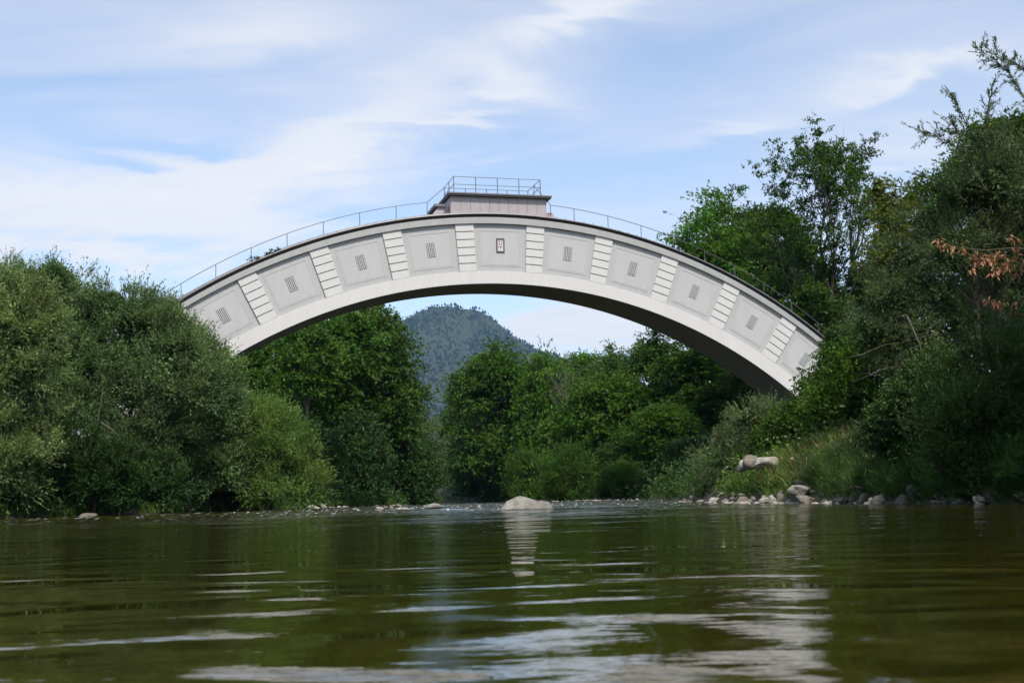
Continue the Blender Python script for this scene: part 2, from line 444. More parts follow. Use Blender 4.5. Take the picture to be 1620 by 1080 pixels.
def build_water():
    ys = np.concatenate([np.linspace(-400, 0, 20)[:-1], np.linspace(0, 8, 20)[:-1], np.arange(8, 88, .26), np.linspace(88, 200, 60), np.linspace(205, 400, 20)])
    t = np.linspace(0, 1, 150)
    x0 = np.interp(ys, _yL, _xL) - 2.5; x1 = np.interp(ys, _yR, _xR) + 2.5
    gx = x0[:, None] + (x1 - x0)[:, None] * t[None]
    gy = np.repeat(ys[:, None], len(t), 1)
    s = np.clip((gy - 52) / 34, 0, 1); s = s * s * (3 - 2 * s)
    z = .13 * s + .008 * vnoise(gx, gy, 2.1, 1) * s
    # real little waves: tiny on the pool, choppy on the riffle
    wr = np.random.default_rng(12); wv = np.zeros_like(gx)
    for i in range(30):
        lam = wr.uniform(.9, 2.6); a = wr.normal(math.pi / 2, .55); ph = wr.uniform(0, 6.28)
        wv += np.sin((gx * math.cos(a) + gy * math.sin(a)) * 2 * math.pi / lam + ph + .8 * np.sin(gx * .31 + gy * .17 + i)) * (lam / 2) / 5.5
    pt = .55 + .45 * vnoise(gx, gy, .22, 4)
    rf = 1 / (1 + np.exp(-(gy - 47 - 3 * vnoise(gx, gy, .3, 9)) / 1.6))
    amp = np.interp(gy, [8, 14, 30, 46, 60, 85, 100], [0, .003, .011, .014, .013, .012, .0]) * pt + rf * np.interp(gy, [40, 75, 92], [.030, .034, .0])
    z = z + wv * amp
    v = np.stack([gx, gy, z], -1).reshape(-1, 3)
    ny, nx = gx.shape
    i = np.arange(nx * ny).reshape(ny, nx)
    f = np.stack([i[:-1, :-1], i[:-1, 1:], i[1:, 1:], i[1:, :-1]], -1).reshape(-1, 4)
    o = link('river_water', mesh_np('river_water', v, f, M['water'], True)); tagp(o, kind='structure')


build_water()


# ------------------------------------------------------------------ mountains
def build_mountain(name, D, sky, back, depth, seed, ntree, xr, hlab):
    px = [p[0] for p in sky]; pz = [P(p[0], p[1], D).z for p in sky]; pxx = [P(p[0], p[1], D).x for p in sky]
    order = np.argsort(pxx); pxx = np.array(pxx)[order]; pz = np.array(pz)[order]
    def hz(x, y):
        H = np.interp(x, pxx, pz)
        dy = (y - D)
        f = np.where(dy < 0, 1 + dy / depth, 1 - dy / back)
        f = np.clip(f, 0, 1)
        gully = 1 - .2 * np.clip(-dy / depth, 0, 1) * (1 + np.sin(x / 55 + 1.5 * np.sin(y / 160 + seed) + seed)) * (f > 0)
        return -1 + (H + 1) * f ** 1.0 * gully + 6 * vnoise(x, y, .02, seed) * f * (1 - np.clip(1 - np.abs(dy) / 80, 0, 1))
    xs = np.linspace(pxx[0], pxx[-1], 150); ys = np.linspace(D - depth, D + back, 70)
    gx, gy = np.meshgrid(xs, ys); z = hz(gx, gy)
    v = np.stack([gx, gy, z], -1).reshape(-1, 3)
    i = np.arange(len(xs) * len(ys)).reshape(len(ys), len(xs))
    f = np.stack([i[:-1, :-1], i[:-1, 1:], i[1:, 1:], i[1:, :-1]], -1).reshape(-1, 4)
    o = link(name, mesh_np(name, v, f, M['forestfloor'], True)); tagp(o, kind='structure')
    rng = np.random.default_rng(seed)
    x = rng.uniform(*xr, ntree); y = D - depth * rng.uniform(-.04, 1, ntree) ** 1.0 * .95
    zt = hz(x, y); ok = zt > 15; x, y, zt = x[ok], y[ok], zt[ok]; n = len(x)
    hgt = rng.uniform(6, 12, n) * (D / 4000) ** .5 * np.where(rng.random(n) < .06, 1.35, 1); hgt *= 1 + .35 * vnoise(x, y, .02, seed + 8); r = hgt * rng.uniform(.16, .28, n)
    decid = rng.random(n) < .3 + .25 * vnoise(x, y, .01, seed + 3)
    k = 4
    # ring low (wide), ring mid, apex: conifers taper, broadleaf trees are round
    th = np.arange(k) * 2 * np.pi / k
    c = np.stack([np.cos(th), np.sin(th)], -1)
    jit = rng.uniform(.7, 1.3, (n, 2, k))
    low = np.concatenate([c[None] * (r[:, None] * jit[:, 0])[..., None], np.broadcast_to((hgt * .12)[:, None, None], (n, k, 1))], -1)
    midr = np.where(decid, r * 1.25, r * .55); midh = np.where(decid, .6, .55) * hgt
    md = np.concatenate([c[None] * (midr[:, None] * jit[:, 1])[..., None], np.broadcast_to(midh[:, None, None], (n, k, 1))], -1)
    ap = np.stack([np.zeros(n), np.zeros(n), np.where(decid, hgt * .85, hgt)], -1)[:, None]
    vv = np.concatenate([low, md, ap], 1) + np.stack([x, y, zt - 1], -1)[:, None]
    base = np.arange(n)[:, None, None] * (2 * k + 1)
    j = np.arange(k); j2 = (j + 1) % k
    tri = np.concatenate([np.stack([j, j2, j2 + k], -1), np.stack([j, j2 + k, j + k], -1), np.stack([j + k, j2 + k, np.full(k, 2 * k)], -1)])
    ff = (tri[None] + base).reshape(-1, 3)
    o = link('forest', mesh_np('forest', vv.reshape(-1, 3), ff, M['conifer'])); tagp(o, hlab, 'forest', kind='stuff')


build_mountain('mountain', 4000, [(-900, 700), (100, 690), (400, 640), (560, 560), (640, 503), (665, 490), (685, 484), (703, 481), (722, 483), (738, 491), (748, 487), (762, 488), (775, 499),
                                  (795, 515), (820, 536), (850, 552), (900, 575), (1000, 610), (1200, 650), (1700, 690), (2400, 720)], 700, 1300, 4, 24000, (-900, 760),
               'dark conifer forest covering the far bluish mountain seen under the arch')
build_mountain('hill', 2900, [(-900, 700), (100, 640), (500, 600), (640, 588), (680, 578), (730, 574), (790, 563), (840, 556), (880, 560), (950, 590), (1100, 630), (1500, 680), (2200, 720)], 500, 900, 9, 11000, (-600, 560),
               'forest on the lower hill in front of the far mountain')

# ------------------------------------------------------------------ bridge
YAW = .2555
BR = empty('arch_bridge', (-0.583, 80, 0), YAW)
BR_M = Matrix.Translation((-0.583, 80, 0)) @ Matrix.Rotation(YAW, 4, 'Z')
tagp(BR, 'white concrete arch bridge with grey panels and a railed platform on its crown', 'bridge')
DZ = .05
ZC, RT, RL = -17.87 + DZ, 36.42, 31.93
ZJ, RU, RM = -18.42 + DZ, 36.39, 33.30
WID = 4.19
DTH, WTH = .1305, .0167
def top(th, dr=0, v=0): return ((RT + dr) * math.sin(th), v, ZC + (RT + dr) * math.cos(th))
def low(th, dr=0, v=0): return ((RL + dr) * math.sin(th), v, ZC + (RL + dr) * math.cos(th))
def jn(th, r, v=0): return (r * math.sin(th), v, ZJ + r * math.cos(th))
TMAX = 1.03
NSEG = 128
ths = [-TMAX + 2 * TMAX * i / NSEG for i in range(NSEG + 1)]


def sweep(name, prof, material, parent=BR, t0=-TMAX, t1=TMAX, n=NSEG, smooth=False):
    """prof(th) -> list of points of a closed section; swept along the arch"""
    m = MB(); k = None; rings = []
    for i in range(n + 1):
        p = prof(t0 + (t1 - t0) * i / n); k = len(p); rings += p
    fs = [(i * k + j, (i + 1) * k + j, (i + 1) * k + (j + 1) % k, i * k + (j + 1) % k) for i in range(n) for j in range(k)]
    fs.append(tuple(range(k))); fs.append(tuple(n * k + j for j in range(k))[::-1])
    m.add(rings, fs)
    return m.build(name, material, parent, smooth)


# the recessed body behind the face decoration, then the soffit as its own slab
sweep('body', lambda t: [jn(t, RM - .3, .1), jn(t, RM - .3, WID - .1), jn(t, RU + .02, WID - .1), jn(t, RU + .02, .1)], M['field'])
sweep('arch_rib', lambda t: [low(t, .012, 0), jn(t, RM, 0), jn(t, RM - .05, .098), low(t, .3, .40), low(t, .012, .40)], M['plaster'])
sweep('arch_rib', lambda t: [low(t, .012, WID - .4), low(t, .3, WID - .40), jn(t, RM - .05, WID - .098), jn(t, RM, WID), low(t, .012, WID)], M['plaster'])
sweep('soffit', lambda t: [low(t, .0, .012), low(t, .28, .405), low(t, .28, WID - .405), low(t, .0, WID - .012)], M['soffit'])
# cornice: two steps, dark drip gutter, metal roof with upstand
sweep('cornice', lambda t: [jn(t, RU, -.10), top(t, -.20, -.20), top(t, -.20, .5), jn(t, RU + .03, .5)], M['cornice'])
sweep('cornice', lambda t: [jn(t, RU + .03, WID - .5), top(t, -.20, WID - .5), top(t, -.20, WID + .20), jn(t, RU, WID + .10)], M['cornice'])
sweep('gutter', lambda t: [top(t, -.196, -.17), top(t, -.02, -.30), top(t, .0, -.30), top(t, .0, .6), top(t, -.196, .6)], M['dark'])
sweep('gutter', lambda t: [top(t, -.196, WID - .6), top(t, .0, WID - .6), top(t, .0, WID + .30), top(t, -.02, WID + .30), top(t, -.196, WID + .17)], M['dark'])
sweep('roof_sheet', lambda t: [top(t, .004, -.24), top(t, .07, -.22), top(t, .11, .30), top(t, .24, .38), top(t, .30, WID / 2), top(t, .24, WID - .38), top(t, .11, WID - .3), top(t, .07, WID + .22), top(t, .004, WID + .24)], M['sheet2'])
# standing seams of the roof sheet, one shared strip copied along the arch
m = MB(); m.box(-.015, .015, -.22, WID + .22, 0, .05)
seam = m.mesh('seam', M['sheet2'])
NS = 120
for i in range(NS + 1):
    t = -TMAX + 2 * TMAX * i / NS
    if abs(t) < .09: continue
    o = link('roof_seam', seam, BR); o.location = top(t, .075, 0); o.rotation_euler.y = t
    # tilt follows the roof

rnd = random.Random(3)
NB = 7


def rquad(tc, w0, w1, z0, z1, v):
    """quad round the bay axis at angle tc; w = half widths at radial heights z0, z1 (from ZJ)"""
    ax = Vector((math.sin(tc), 0, math.cos(tc))); ta = Vector((math.cos(tc), 0, -math.sin(tc))); o = Vector((0, v, ZJ))
    return [o + ax * z0 - ta * w0, o + ax * z0 + ta * w0, o + ax * z1 + ta * w1, o + ax * z1 - ta * w1]


def ring_bar(m, outer, inner, v0, v1):
    """rectangular picture-frame moulding between two quads"""
    for a in range(4):
        b = (a + 1) % 4
        f = [outer[a], outer[b], inner[b], inner[a]]
        m.hexa([Vector((p[0], v0, p[2])) for p in f], [Vector((p[0], v1, p[2])) for p in f])


for side in (0, 1):
    def V(v):   # depth measured from the face inwards
        v = v * .62
        return v if side == 0 else WID - v
    for k in range(-NB, NB + 1):
        tc = k * DTH
        if side == 1 and abs(k) > 5: continue
        # bay: moulded frame and raised inner panel
        ha = math.tan(DTH / 2 - WTH)
        zi0, zi1 = RM + .33, RU - .42
        w0, w1 = zi0 * ha - .34, zi1 * ha - .34
        m = MB()
        q = rquad(tc, w0, w1, zi0, zi1, 0); q2 = rquad(tc, w0 - .07, w1 - .07, zi0 + .07, zi1 - .07, 0)
        ring_bar(m, q, q2, V(.136), V(.163))
        q3 = rquad(tc, w0 - .10, w1 - .10, zi0 + .10, zi1 - .10, 0)
        fr = m.build('panel_moulding', M['panel'], BR)
        m = MB()
        m.hexa([Vector((p[0], V(.148), p[2])) for p in q3], [Vector((p[0], V(.165), p[2])) for p in q3])
        m.build('panel', M['panel'], BR)
        # vent or emblem in the middle
        zm = (RM + RU) / 2 + .02
        if k == 0 and side == 0:
            cz = zm + .12
            m = MB(); o4 = rquad(tc, .27, .27, cz - .46, cz + .46, 0); i4 = rquad(tc, .19, .19, cz - .37, cz + .37, 0)
            ring_bar(m, o4, i4, V(.06), V(.127)); m.build('emblem_frame', M['signframe'], BR)
            m = MB(); m.hexa([Vector((p[0], V(.10), p[2])) for p in i4], [Vector((p[0], V(.127), p[2])) for p in i4])
            pl = m.build('emblem_plate', M['sign'], BR)
            z0 = ZJ + cz
            m = MB(); m.add([(-.115, V(.09), z0 + .28), (-.115, V(.09), z0 + .10), (-.07, V(.09), z0 + .03), (0, V(.09), z0 - .005), (.07, V(.09), z0 + .03), (.115, V(.09), z0 + .10), (.115, V(.09), z0 + .28),
                             (-.115, V(.1), z0 + .28), (-.115, V(.1), z0 + .10), (-.07, V(.1), z0 + .03), (0, V(.1), z0 - .005), (.07, V(.1), z0 + .03), (.115, V(.1), z0 + .10), (.115, V(.1), z0 + .28)],
                            [(0, 1, 2, 3, 4, 5, 6)] + [(i, i + 7, (i + 1) % 7 + 7, (i + 1) % 7) for i in range(7)])
            m.build('shield', M['shield'], pl)
            m = MB(); m.box(-.024, .024, V(.082), V(.089), z0 + .0, z0 + .28); m.box(-.115, -.0245, V(.082), V(.089), z0 + .145, z0 + .185); m.box(.0245, .115, V(.082), V(.089), z0 + .145, z0 + .185)
            m.build('white_cross', M['white'], pl)
            m = MB()
            for (a, b, c, d) in ((-.12, -.09, -.14, -.05), (-.09, -.04, -.14, -.115), (-.03, .02, -.14, -.06), (.03, .05, -.14, -.03), (.05, .11, -.14, -.10), (-.02, .03, -.27, -.235)):
                m.box(a, b, V(.09), V(.0995), z0 + c, z0 + d)
            m.build('lettering', M['painted_dark'], pl)
        else:
            cz = zm
            hw, hh = .27, .46
            m = MB(); q = rquad(tc, hw, hw, cz - hh, cz + hh, 0)
            m.hexa([Vector((p[0], V(.118), p[2])) for p in q], [Vector((p[0], V(.127), p[2])) for p in q])
            vg = m.build('vent', M['painted_dark'], BR)
            if side == 0:
                m = MB()
                ax = Vector((math.sin(tc), 0, math.cos(tc))); ta = Vector((math.cos(tc), 0, -math.sin(tc))); o0 = Vector((0, 0, ZJ))
                for j in range(5):
                    x_ = -hw + .05 + j * (2 * hw - .10) / 4
                    a = [o0 + ax * (cz - hh) + ta * (x_ - .026), o0 + ax * (cz - hh) + ta * (x_ + .026), o0 + ax * (cz + hh) + ta * (x_ + .026), o0 + ax * (cz + hh) + ta * (x_ - .026)]
                    m.hexa([p + Vector((0, .058, 0)) for p in a], [p + Vector((0, .0725, 0)) for p in a])
                for j in range(7):
                    r_ = cz - hh + .04 + j * (2 * hh - .08) / 6
                    a = [o0 + ax * (r_ - .014) - ta * hw, o0 + ax * (r_ - .014) + ta * hw, o0 + ax * (r_ + .014) + ta * hw, o0 + ax * (r_ + .014) - ta * hw]
                    m.hexa([p + Vector((0, .062, 0)) for p in a], [p + Vector((0, .0722, 0)) for p in a])
                m.build('grille', M['louvre'], vg)
                if k == 5:
                    m = MB(); o4 = rquad(tc, .62, .62, cz - .95, cz + .85, 0); i4 = rquad(tc, hw + .01, hw + .01, cz - hh - .01, cz + hh + .01, 0)
                    ring_bar(m, o4, i4, .121, .127); m.build('repair_patch', M['repair'], BR)['label'] = 'pale bluish patch of repair plaster around the vent'
    # pilasters of six stacked blocks each
    for k in range(-NB - 1, NB + 1):
        tc = (k + .5) * DTH
        if side == 1 and abs(k + .5) > 5: continue
        nb = 6
        for b in range(nb):
            ra = RM + (RU - RM) * b / nb; rb = RM + (RU - RM) * (b + 1) / nb
            g = .028
            ra += g if b else .002; rb -= g if b < nb - 1 else .002
            wa, wb = ra * math.tan(WTH), rb * math.tan(WTH)
            pr = V(0.0 + rnd.uniform(-.006, .004))
            q = rquad(tc, wa, wb, ra, rb, 0); qi = rquad(tc, wa - .012, wb - .012, ra + .012, rb - .012, 0)
            m = MB()
            A = [Vector((p[0], pr, p[2])) for p in qi]; B = [Vector((p[0], pr + (.015 if side == 0 else -.015), p[2])) for p in q]; C = [Vector((p[0], V(.158), p[2])) for p in q]
            m.add(A + B + C, [(0, 1, 2, 3)] + [(i, i + 4, (i + 1) % 4 + 4, (i + 1) % 4) for i in range(4)] + [(i + 4, i + 8, (i + 1) % 4 + 8, (i + 1) % 4 + 4) for i in range(4)])
            m.build('pilaster_block', M['block'], BR)

# arch railing: posts at every half bay, one handrail
RH, RV = .97, .55
pw, pe = -.128, .098       # ends at the platform stair
m = MB(); m.tube([(0, 0, -.02), (0, 0, RH)], .024, 6); post = m.mesh('post', M['steel'])
for k in range(-15, 16):
    t = k * DTH / 2 + .012
    if pw - .03 < t < pe + .03: continue
    o = link('railing_post', post, BR); o.location = top(t, .12, RV)
for t in (pw, pe):
    o = link('railing_post', post, BR); o.location = top(t, .12, RV)
for t0, t1 in ((-TMAX + .04, pw), (pe, TMAX - .04)):
    m = MB(); pts = []
    for i in range(41):
        a = t0 + (t1 - t0) * i / 40; p = top(a, .12, RV); pts.append((p[0], p[1], p[2] + RH))
    m.tube(pts, .022, 6); m.build('handrail', M['steel'], BR)
# rear handrail of the walkway (starts past the crown)

# crown platform: sheet metal box in separate panels, slab roof, railing
PU0, PU1, PV0, PV1 = -3.14, 3.22, .35, 3.1
PZ0, PZ1 = 18.35 + DZ, 19.82
m = MB(); m.box(PU0 + .03, PU1 - .03, PV0 + .03, PV1 - .03, PZ0, PZ1); core = m.build('platform_body', M['sheet'], BR)
npn = 10
for i in range(npn):
    a = PU0 + (PU1 - PU0) * i / npn + .008; b = PU0 + (PU1 - PU0) * (i + 1) / npn - .008
    m = MB(); m.hexa([(a, PV0 + .03, PZ0), (b, PV0 + .03, PZ0), (b, PV0 - .06, PZ1 - .002), (a, PV0 - .06, PZ1 - .002)], [(a, PV0 + .05, PZ0), (b, PV0 + .05, PZ0), (b, PV0 + .05, PZ1 - .002), (a, PV0 + .05, PZ1 - .002)])
    m.build('sheet_panel', M['sheet'], BR)
for i in range(4):
    a = PV0 + (PV1 - PV0) * i / 4 + .01; b = PV0 + (PV1 - PV0) * (i + 1) / 4 - .01
    for x0, x1 in ((PU0 - .03, PU0 + .028), (PU1 - .028, PU1 + .03)):
        m = MB(); m.box(x0, x1, a, b, PZ0, PZ1 - .002); m.build('sheet_panel', M['sheet'], BR)
m = MB(); m.box(PU0 - .2, PU1 + .28, PV0 - .32, PV1 + .2, PZ1, PZ1 + .10); m.build('platform_slab', M['dark'], BR)
m = MB(); m.box(PU0 - .24, PU1 + .32, PV0 - .36, PV1 + .24, PZ1 + .102, PZ1 + .19); m.build('platform_slab', M['sheet2'], BR)
# stair wings at both ends
def wing(s, u0, u1, zt):
    m = MB()
    vs = [(u0, .9, PZ0), (u1, .9, PZ0 - .25), (u0 + (u1 - u0) * .45, .9, zt), (u0, .9, zt)]
    m.hexa(vs, [(p[0], 3.0, p[2]) for p in vs]); m.build('stair_wing', M['sheet'], BR)
wing(-1, PU0 - .04, PU0 - 1.55, PZ1 - .62)
wing(1, PU1 + .04, PU1 + 1.2, PZ1 - .75)
m = MB(); m.box(PU0 - 1.0, PU0 - .27, .75, 3.15, PZ1 - .615, PZ1 - .45); m.build('stair_landing', M['sheet2'], BR)
# platform railing
zt = PZ1 + .19; H = 1.06
ua, ub, va, vb = PU0 + .16, PU1 - .42, PV0 - .2, PV1 + .1
m = MB(); m.tube([(0, 0, 0), (0, 0, H)], .026, 6); ppost = m.mesh('platform_post', M['steel'])
us = [ua + (ub - ua) * i / 4 for i in range(5)]
pp = [(u, va) for u in us] + [(u, vb) for u in us] + [(ua, (va + vb) / 2), (ub, (va + vb) / 2)]
for u, v in pp:
    o = link('railing_post', ppost, BR); o.location = (u, v, zt)
for hh in (H, H * .52):
    for a, b in (((ua, va), (ub, va)), ((ua, vb), (ub, vb)), ((ua, va), (ua, vb)), ((ub, va), (ub, vb))):
        m = MB(); m.tube([(a[0], a[1], zt + hh), (b[0], b[1], zt + hh)], .021, 6); m.build('rail', M['steel'], BR)
for t, u in ((pw, ua), (pe, ub)):
    p = top(t, .12, RV)
    m = MB(); m.tube([(u, vb if u < 0 else (va + vb) / 2, zt + H), (p[0], p[1], p[2] + RH)], .021, 6); m.build('stair_rail', M['steel'], BR)
# abutments under both ends of the arch
for s in (-1, 1):
    a = low(s * TMAX)[0]
    m = MB(); m.box(min(a - s * 1.2, a + s * 8), max(a - s * 1.2, a + s * 8), -.4, WID + .4, -2, 3.2 if s < 0 else 3.0)
    m.build('abutment', M['plaster'], BR)
# moss tufts caught on the roof edge, left of the crown


# ------------------------------------------------------------------ foliage
def unit(a): return a / np.maximum(np.linalg.norm(a, axis=-1, keepdims=True), 1e-9)


TRI = False


def leaves(rng, base, axis, L_, W_, upb=.6):
    n = len(base)
    up = np.array([0, 0, 1.0]) * upb + rng.normal(0, .45, (n, 3))
    side = unit(np.cross(axis, up)); nrm = np.cross(side, axis)
    L_ = np.asarray(L_).reshape(-1, 1); W_ = np.asarray(W_).reshape(-1, 1)
    if TRI:
        v = np.stack([base + side * W_ * .52 + axis * L_ * .18, base + axis * L_ - nrm * L_ * .08, base - side * W_ * .52 + nrm * W_ * .15], 1)
    else:
        v = np.stack([base, base + axis * L_ * .45 + side * W_ * .5 + nrm * W_ * .12, base + axis * L_ - nrm * L_ * .08, base + axis * L_ * .45 - side * W_ * .5 + nrm * W_ * .12], 1)
    return v.reshape(-1, 3)


def sprays(rng, c, rad, ntw, K, L_, W_, style):
    """c (M,3) clump centres, rad (M,), outd (M,3) -> leaf verts"""
    Mn = len(c)
    out = c['out']; cc = c['pos']; rr = c['rad']
    idx = np.repeat(np.arange(len(cc)), ntw)
    n = len(idx)
    d = unit(rng.normal(0, 1, (n, 3)))
    if style == 'willow':
        d = unit(d * .75 + out[idx] * .6 + np.array([0, 0, .75])); st = .25; ln = rng.uniform(.55, 1.5, n) * np.where(rng.random(n) < .1, 1.5, 1)
    elif style == 'layer':
        d[:, 2] *= .45; d = unit(d + out[idx] * .55); d[:, 2] += .08; st = .45; ln = rng.uniform(.5, 1.1, n)
    elif style == 'needle':
        d = unit(d * .6 + out[idx] * .9 + np.array([0, 0, .25])); st = .2; ln = rng.uniform(.7, 1.6, n)
    else:
        d = unit(d + out[idx] * .45 + np.array([0, 0, .15])); st = .4; ln = rng.uniform(.5, 1.15, n)
    org = cc[idx] + rng.normal(0, 1, (n, 3)) * (rr[idx] * st)[:, None] * np.array([1, 1, .6 if style == 'layer' else .9])
    ln = ln * rr[idx]
    j = np.repeat(np.arange(n), K)
    t = rng.uniform(.12, 1, len(j))
    pos = org[j] + d[j] * (ln[j] * t)[:, None]
    pos[:, 2] -= (ln[j] * t ** 2) * (.22 if style in ('layer',) else .04)
    r = rng.normal(0, 1, (len(j), 3))
    if style in ('willow', 'needle'):
        ax = unit(d[j] * 1.1 + r * .55)
    else:
        ax = unit(d[j] * .6 + r * .7 + np.array([0, 0, -.25]))
    s = rng.uniform(.65, 1.25, len(j))
    return leaves(rng, pos, ax, L_ * s, W_ * s, .9 if style == 'layer' else .5)


def crown_points(rng, lobes, nclump, crad, gap=.0, shell=(.72, 1.0), flat=False, back=.5):
    """lobes: (cx,cy,cz,rx,ry,rz). clump centres near the lobe surfaces"""
    lb = np.array(lobes, float)
    area = (lb[:, 3] * lb[:, 5] + lb[:, 4] * lb[:, 3] + lb[:, 4] * lb[:, 5])
    pos, outd = [], []
    tries = 0
    while len(pos) < nclump and tries < nclump * 30:
        tries += 1
        i = rng.choice(len(lb), p=area / area.sum()); l = lb[i]
        d = rng.normal(0, 1, 3); d /= np.linalg.norm(d)
        if d[2] < -.75: continue
        if d[1] > .35 and rng.random() > back: continue
        r = rng.uniform(*shell)
        p = l[:3] + d * l[3:] * r
        q = (p - lb[:, :3]) / lb[:, 3:]; rr = np.linalg.norm(q, axis=1); rr[i] = 9
        if rr.min() < .62: continue
        if gap and vnoise(p[0] * 1.0 + p[2] * .7, p[1] + p[2] * 1.3, 1.6 / crad * .35, 1.3) > gap: continue
        o = d / l[3:]; o /= np.linalg.norm(o)
        pos.append(p); outd.append(o)
    rad = crad * rng.uniform(.65, 1.3, len(pos))
    return dict(pos=np.array(pos), out=np.array(outd), rad=rad)


def crown_mesh(name, seed, lobes, material, style, nclump, crad, ntw, K, L_, W_, gap=0, core=.35, back=.5, shell=(.72, 1.0), tri=True):
    global TRI
    TRI = tri
    rng = np.random.default_rng(seed)
    c = crown_points(rng, lobes, nclump, crad, gap, back=back, shell=shell)
    v = sprays(rng, c, None, ntw, K, L_, W_, style)
    vs = [v]
    if core:
        # inner foliage, fewer and larger leaves
        lb = np.array(lobes, float); n = int(len(v) / (3 if tri else 4) * .16 * core / .35)
        i = rng.integers(0, len(lb), n); d = unit(rng.normal(0, 1, (n, 3))) * rng.uniform(.2, .74, n)[:, None]
        p = lb[i, :3] + d * lb[i, 3:]
        vs.append(leaves(rng, p, unit(rng.normal(0, 1, (n, 3))), np.full(n, L_ * 1.7), np.full(n, max(W_ * 2, L_ * .9))))
    v = np.concatenate(vs)
    f = np.arange(len(v)).reshape(-1, 3 if tri else 4)
    TRI = False
    return mesh_np(name, v, f, material), c


def trunk_mesh(name, seed, ends, height, r0, material, base=(0, 0, 0), lean=(0, 0), nlimb=26, fork=.3, straight=.85):
    rng = random.Random(seed); m = MB()
    tp = []
    for i in range(9):
        t = i / 8
        tp.append(Vector((base[0] + lean[0] * t + .25 * math.sin(t * 4 + seed) * t, base[1] + lean[1] * t + .25 * math.cos(t * 3 + seed) * t, base[2] - .4 + (height * straight + .4) * t)))
    m.tube(tp, [r0 * (1.25 if i == 0 else 1) * (1 - .82 * i / 8) for i in range(9)], 7)
    ends = list(ends); rng.shuffle(ends)
    for e in ends[:nlimb]:
        e = Vector(e)
        tz = max(fork, min(.93, (e.z - base[2]) / (height * straight) - rng.uniform(.12, .4)))
        k = tz * 8; i = int(k); a = tp[i].lerp(tp[min(i + 1, 8)], k - i)
        rr = r0 * (1 - .82 * tz) * .55
        pts = []
        for q in range(6):
            s = q / 5
            p = a.lerp(e, s); p.z += (e - a).length * .12 * math.sin(s * math.pi) * rng.uniform(.4, 1)
            p += Vector((rng.uniform(-1, 1), rng.uniform(-1, 1), rng.uniform(-1, 1))) * .05 * (e - a).length * (0 if q in (0, 5) else 1)
            pts.append(p)
        m.tube(pts, [rr * (1 - .85 * q / 5) for q in range(6)], 5, False)
        for _ in range(2):
            s = rng.randint(2, 4); b = pts[s] + Vector((rng.uniform(-1, 1), rng.uniform(-1, 1), rng.uniform(-.1, 1))) * (e - a).length * .32
            m.tube([pts[s], pts[s].lerp(b, .5) + Vector((0, 0, .1)), b], [rr * .4, rr * .25, rr * .08], 4, False)
    return m.mesh(name, material, True)


def lobeset(rng, w, h, z0, n, dep=None, taper=.5):
    """a main ellipsoid plus bumps; crown of total width w from z0 to h"""
    dep = dep or w
    cz = z0 + (h - z0) * .52
    ls = [(0, 0, cz, w * .40, dep * .40, (h - z0) * .46)]
    for i in range(n):
        a = rng.uniform(0, 2 * math.pi); t = rng.uniform(.08, .95)
        prof = (math.sin(math.pi * (t * .74 + .18)) ** .6) * (1 - taper * max(0, t - .5))
        r = rng.uniform(.55, .95)
        rr = w * rng.uniform(.14, .24)
        ls.append((math.cos(a) * (w * .5 * prof - rr * .8) * r, math.sin(a) * (dep * .5 * prof - rr * .8) * r, z0 + (h - z0) * (.1 + .86 * t) - rr * .55, rr * 1.1, rr * 1.1, rr * rng.uniform(.7, .95)))
    # crown tip lobes
    ls.append((0, 0, h - w * .16, w * .17, w * .17, w * .16))
    return ls


def gz(x, y): return float(ground_z(x, y))


def plant(name, cat, label, px, D, top_y, w_px, material, style, seed, bark='bark', z0f=.12, nl=9, ncl=150, cr=None, ntw=26, K=16, leaf=(.1, .03),
          gap=0, group=None, taper=.5, trunk_r=None, dep=None, core=.35, nlimb=24, lean=(0, 0), zbase=None, lobes=None, shell=(.72, 1.0), deep=1.0):
    """a tree or shrub whose crown top is seen at photo row top_y when it stands D metres away"""
    t = P(px, top_y, D); base = P(px, 800, D); bx = base.x - lean[0]
    g = gz(bx, D) if zbase is None else zbase
    h = t.z - g; wd = w_px * D / F
    root = empty(name, (bx, D, g)); tagp(root, label, cat, group)
    rng = random.Random(seed)
    tri = not (D < 60 and style in ('layer', 'puff'))
    if lobes:
        ls = []
        for i, (x, y, a, b) in enumerate(lobes):
            q = P(x, y, D); ls.append((q.x - bx, rng.uniform(-.35, .35) * a * D / F * deep, q.z - g, a * D / F, a * D / F * deep, b * D / F))
    ls = ls if lobes else lobeset(rng, wd, h, h * z0f, nl, dep, taper)
    ls = [(a + lean[0], b, c, d, e, f) for (a, b, c, d, e, f) in ls]
    cr = cr or wd * .1
    me, c = crown_mesh(name + '_crown', seed, ls, material, style, ncl, cr, ntw, K, leaf[0], leaf[1], gap, core, shell=shell, tri=tri)
    link('crown' if cat == 'tree' else 'foliage', me, root)
    r0 = trunk_r or max(.06, h * .014)
    link('trunk' if cat == 'tree' else 'stem', trunk_mesh(name + '_trunk', seed, [tuple(p) for p in c['pos'][::max(1, len(c['pos']) // 60)]], h, r0, M[bark], lean=lean, nlimb=nlimb), root)
    return root, wd, h


def copy_plant(src, px, D, top_y, w_px, rz, label, group=None, zbase=None):
    root, wd, h = src
    t = P(px, top_y, D); base = P(px, 800, D)
    g = gz(base.x, D) if zbase is None else zbase
    r = root.copy(); sc.collection.objects.link(r); r.location = (base.x, D, g); r.rotation_euler.z = rz
    s = w_px * D / F / wd; r.scale = (s, s, (t.z - g) / h)
    r['label'] = label
    for ch in root.children:
        c = ch.copy(); sc.collection.objects.link(c); c.parent = r
    return r



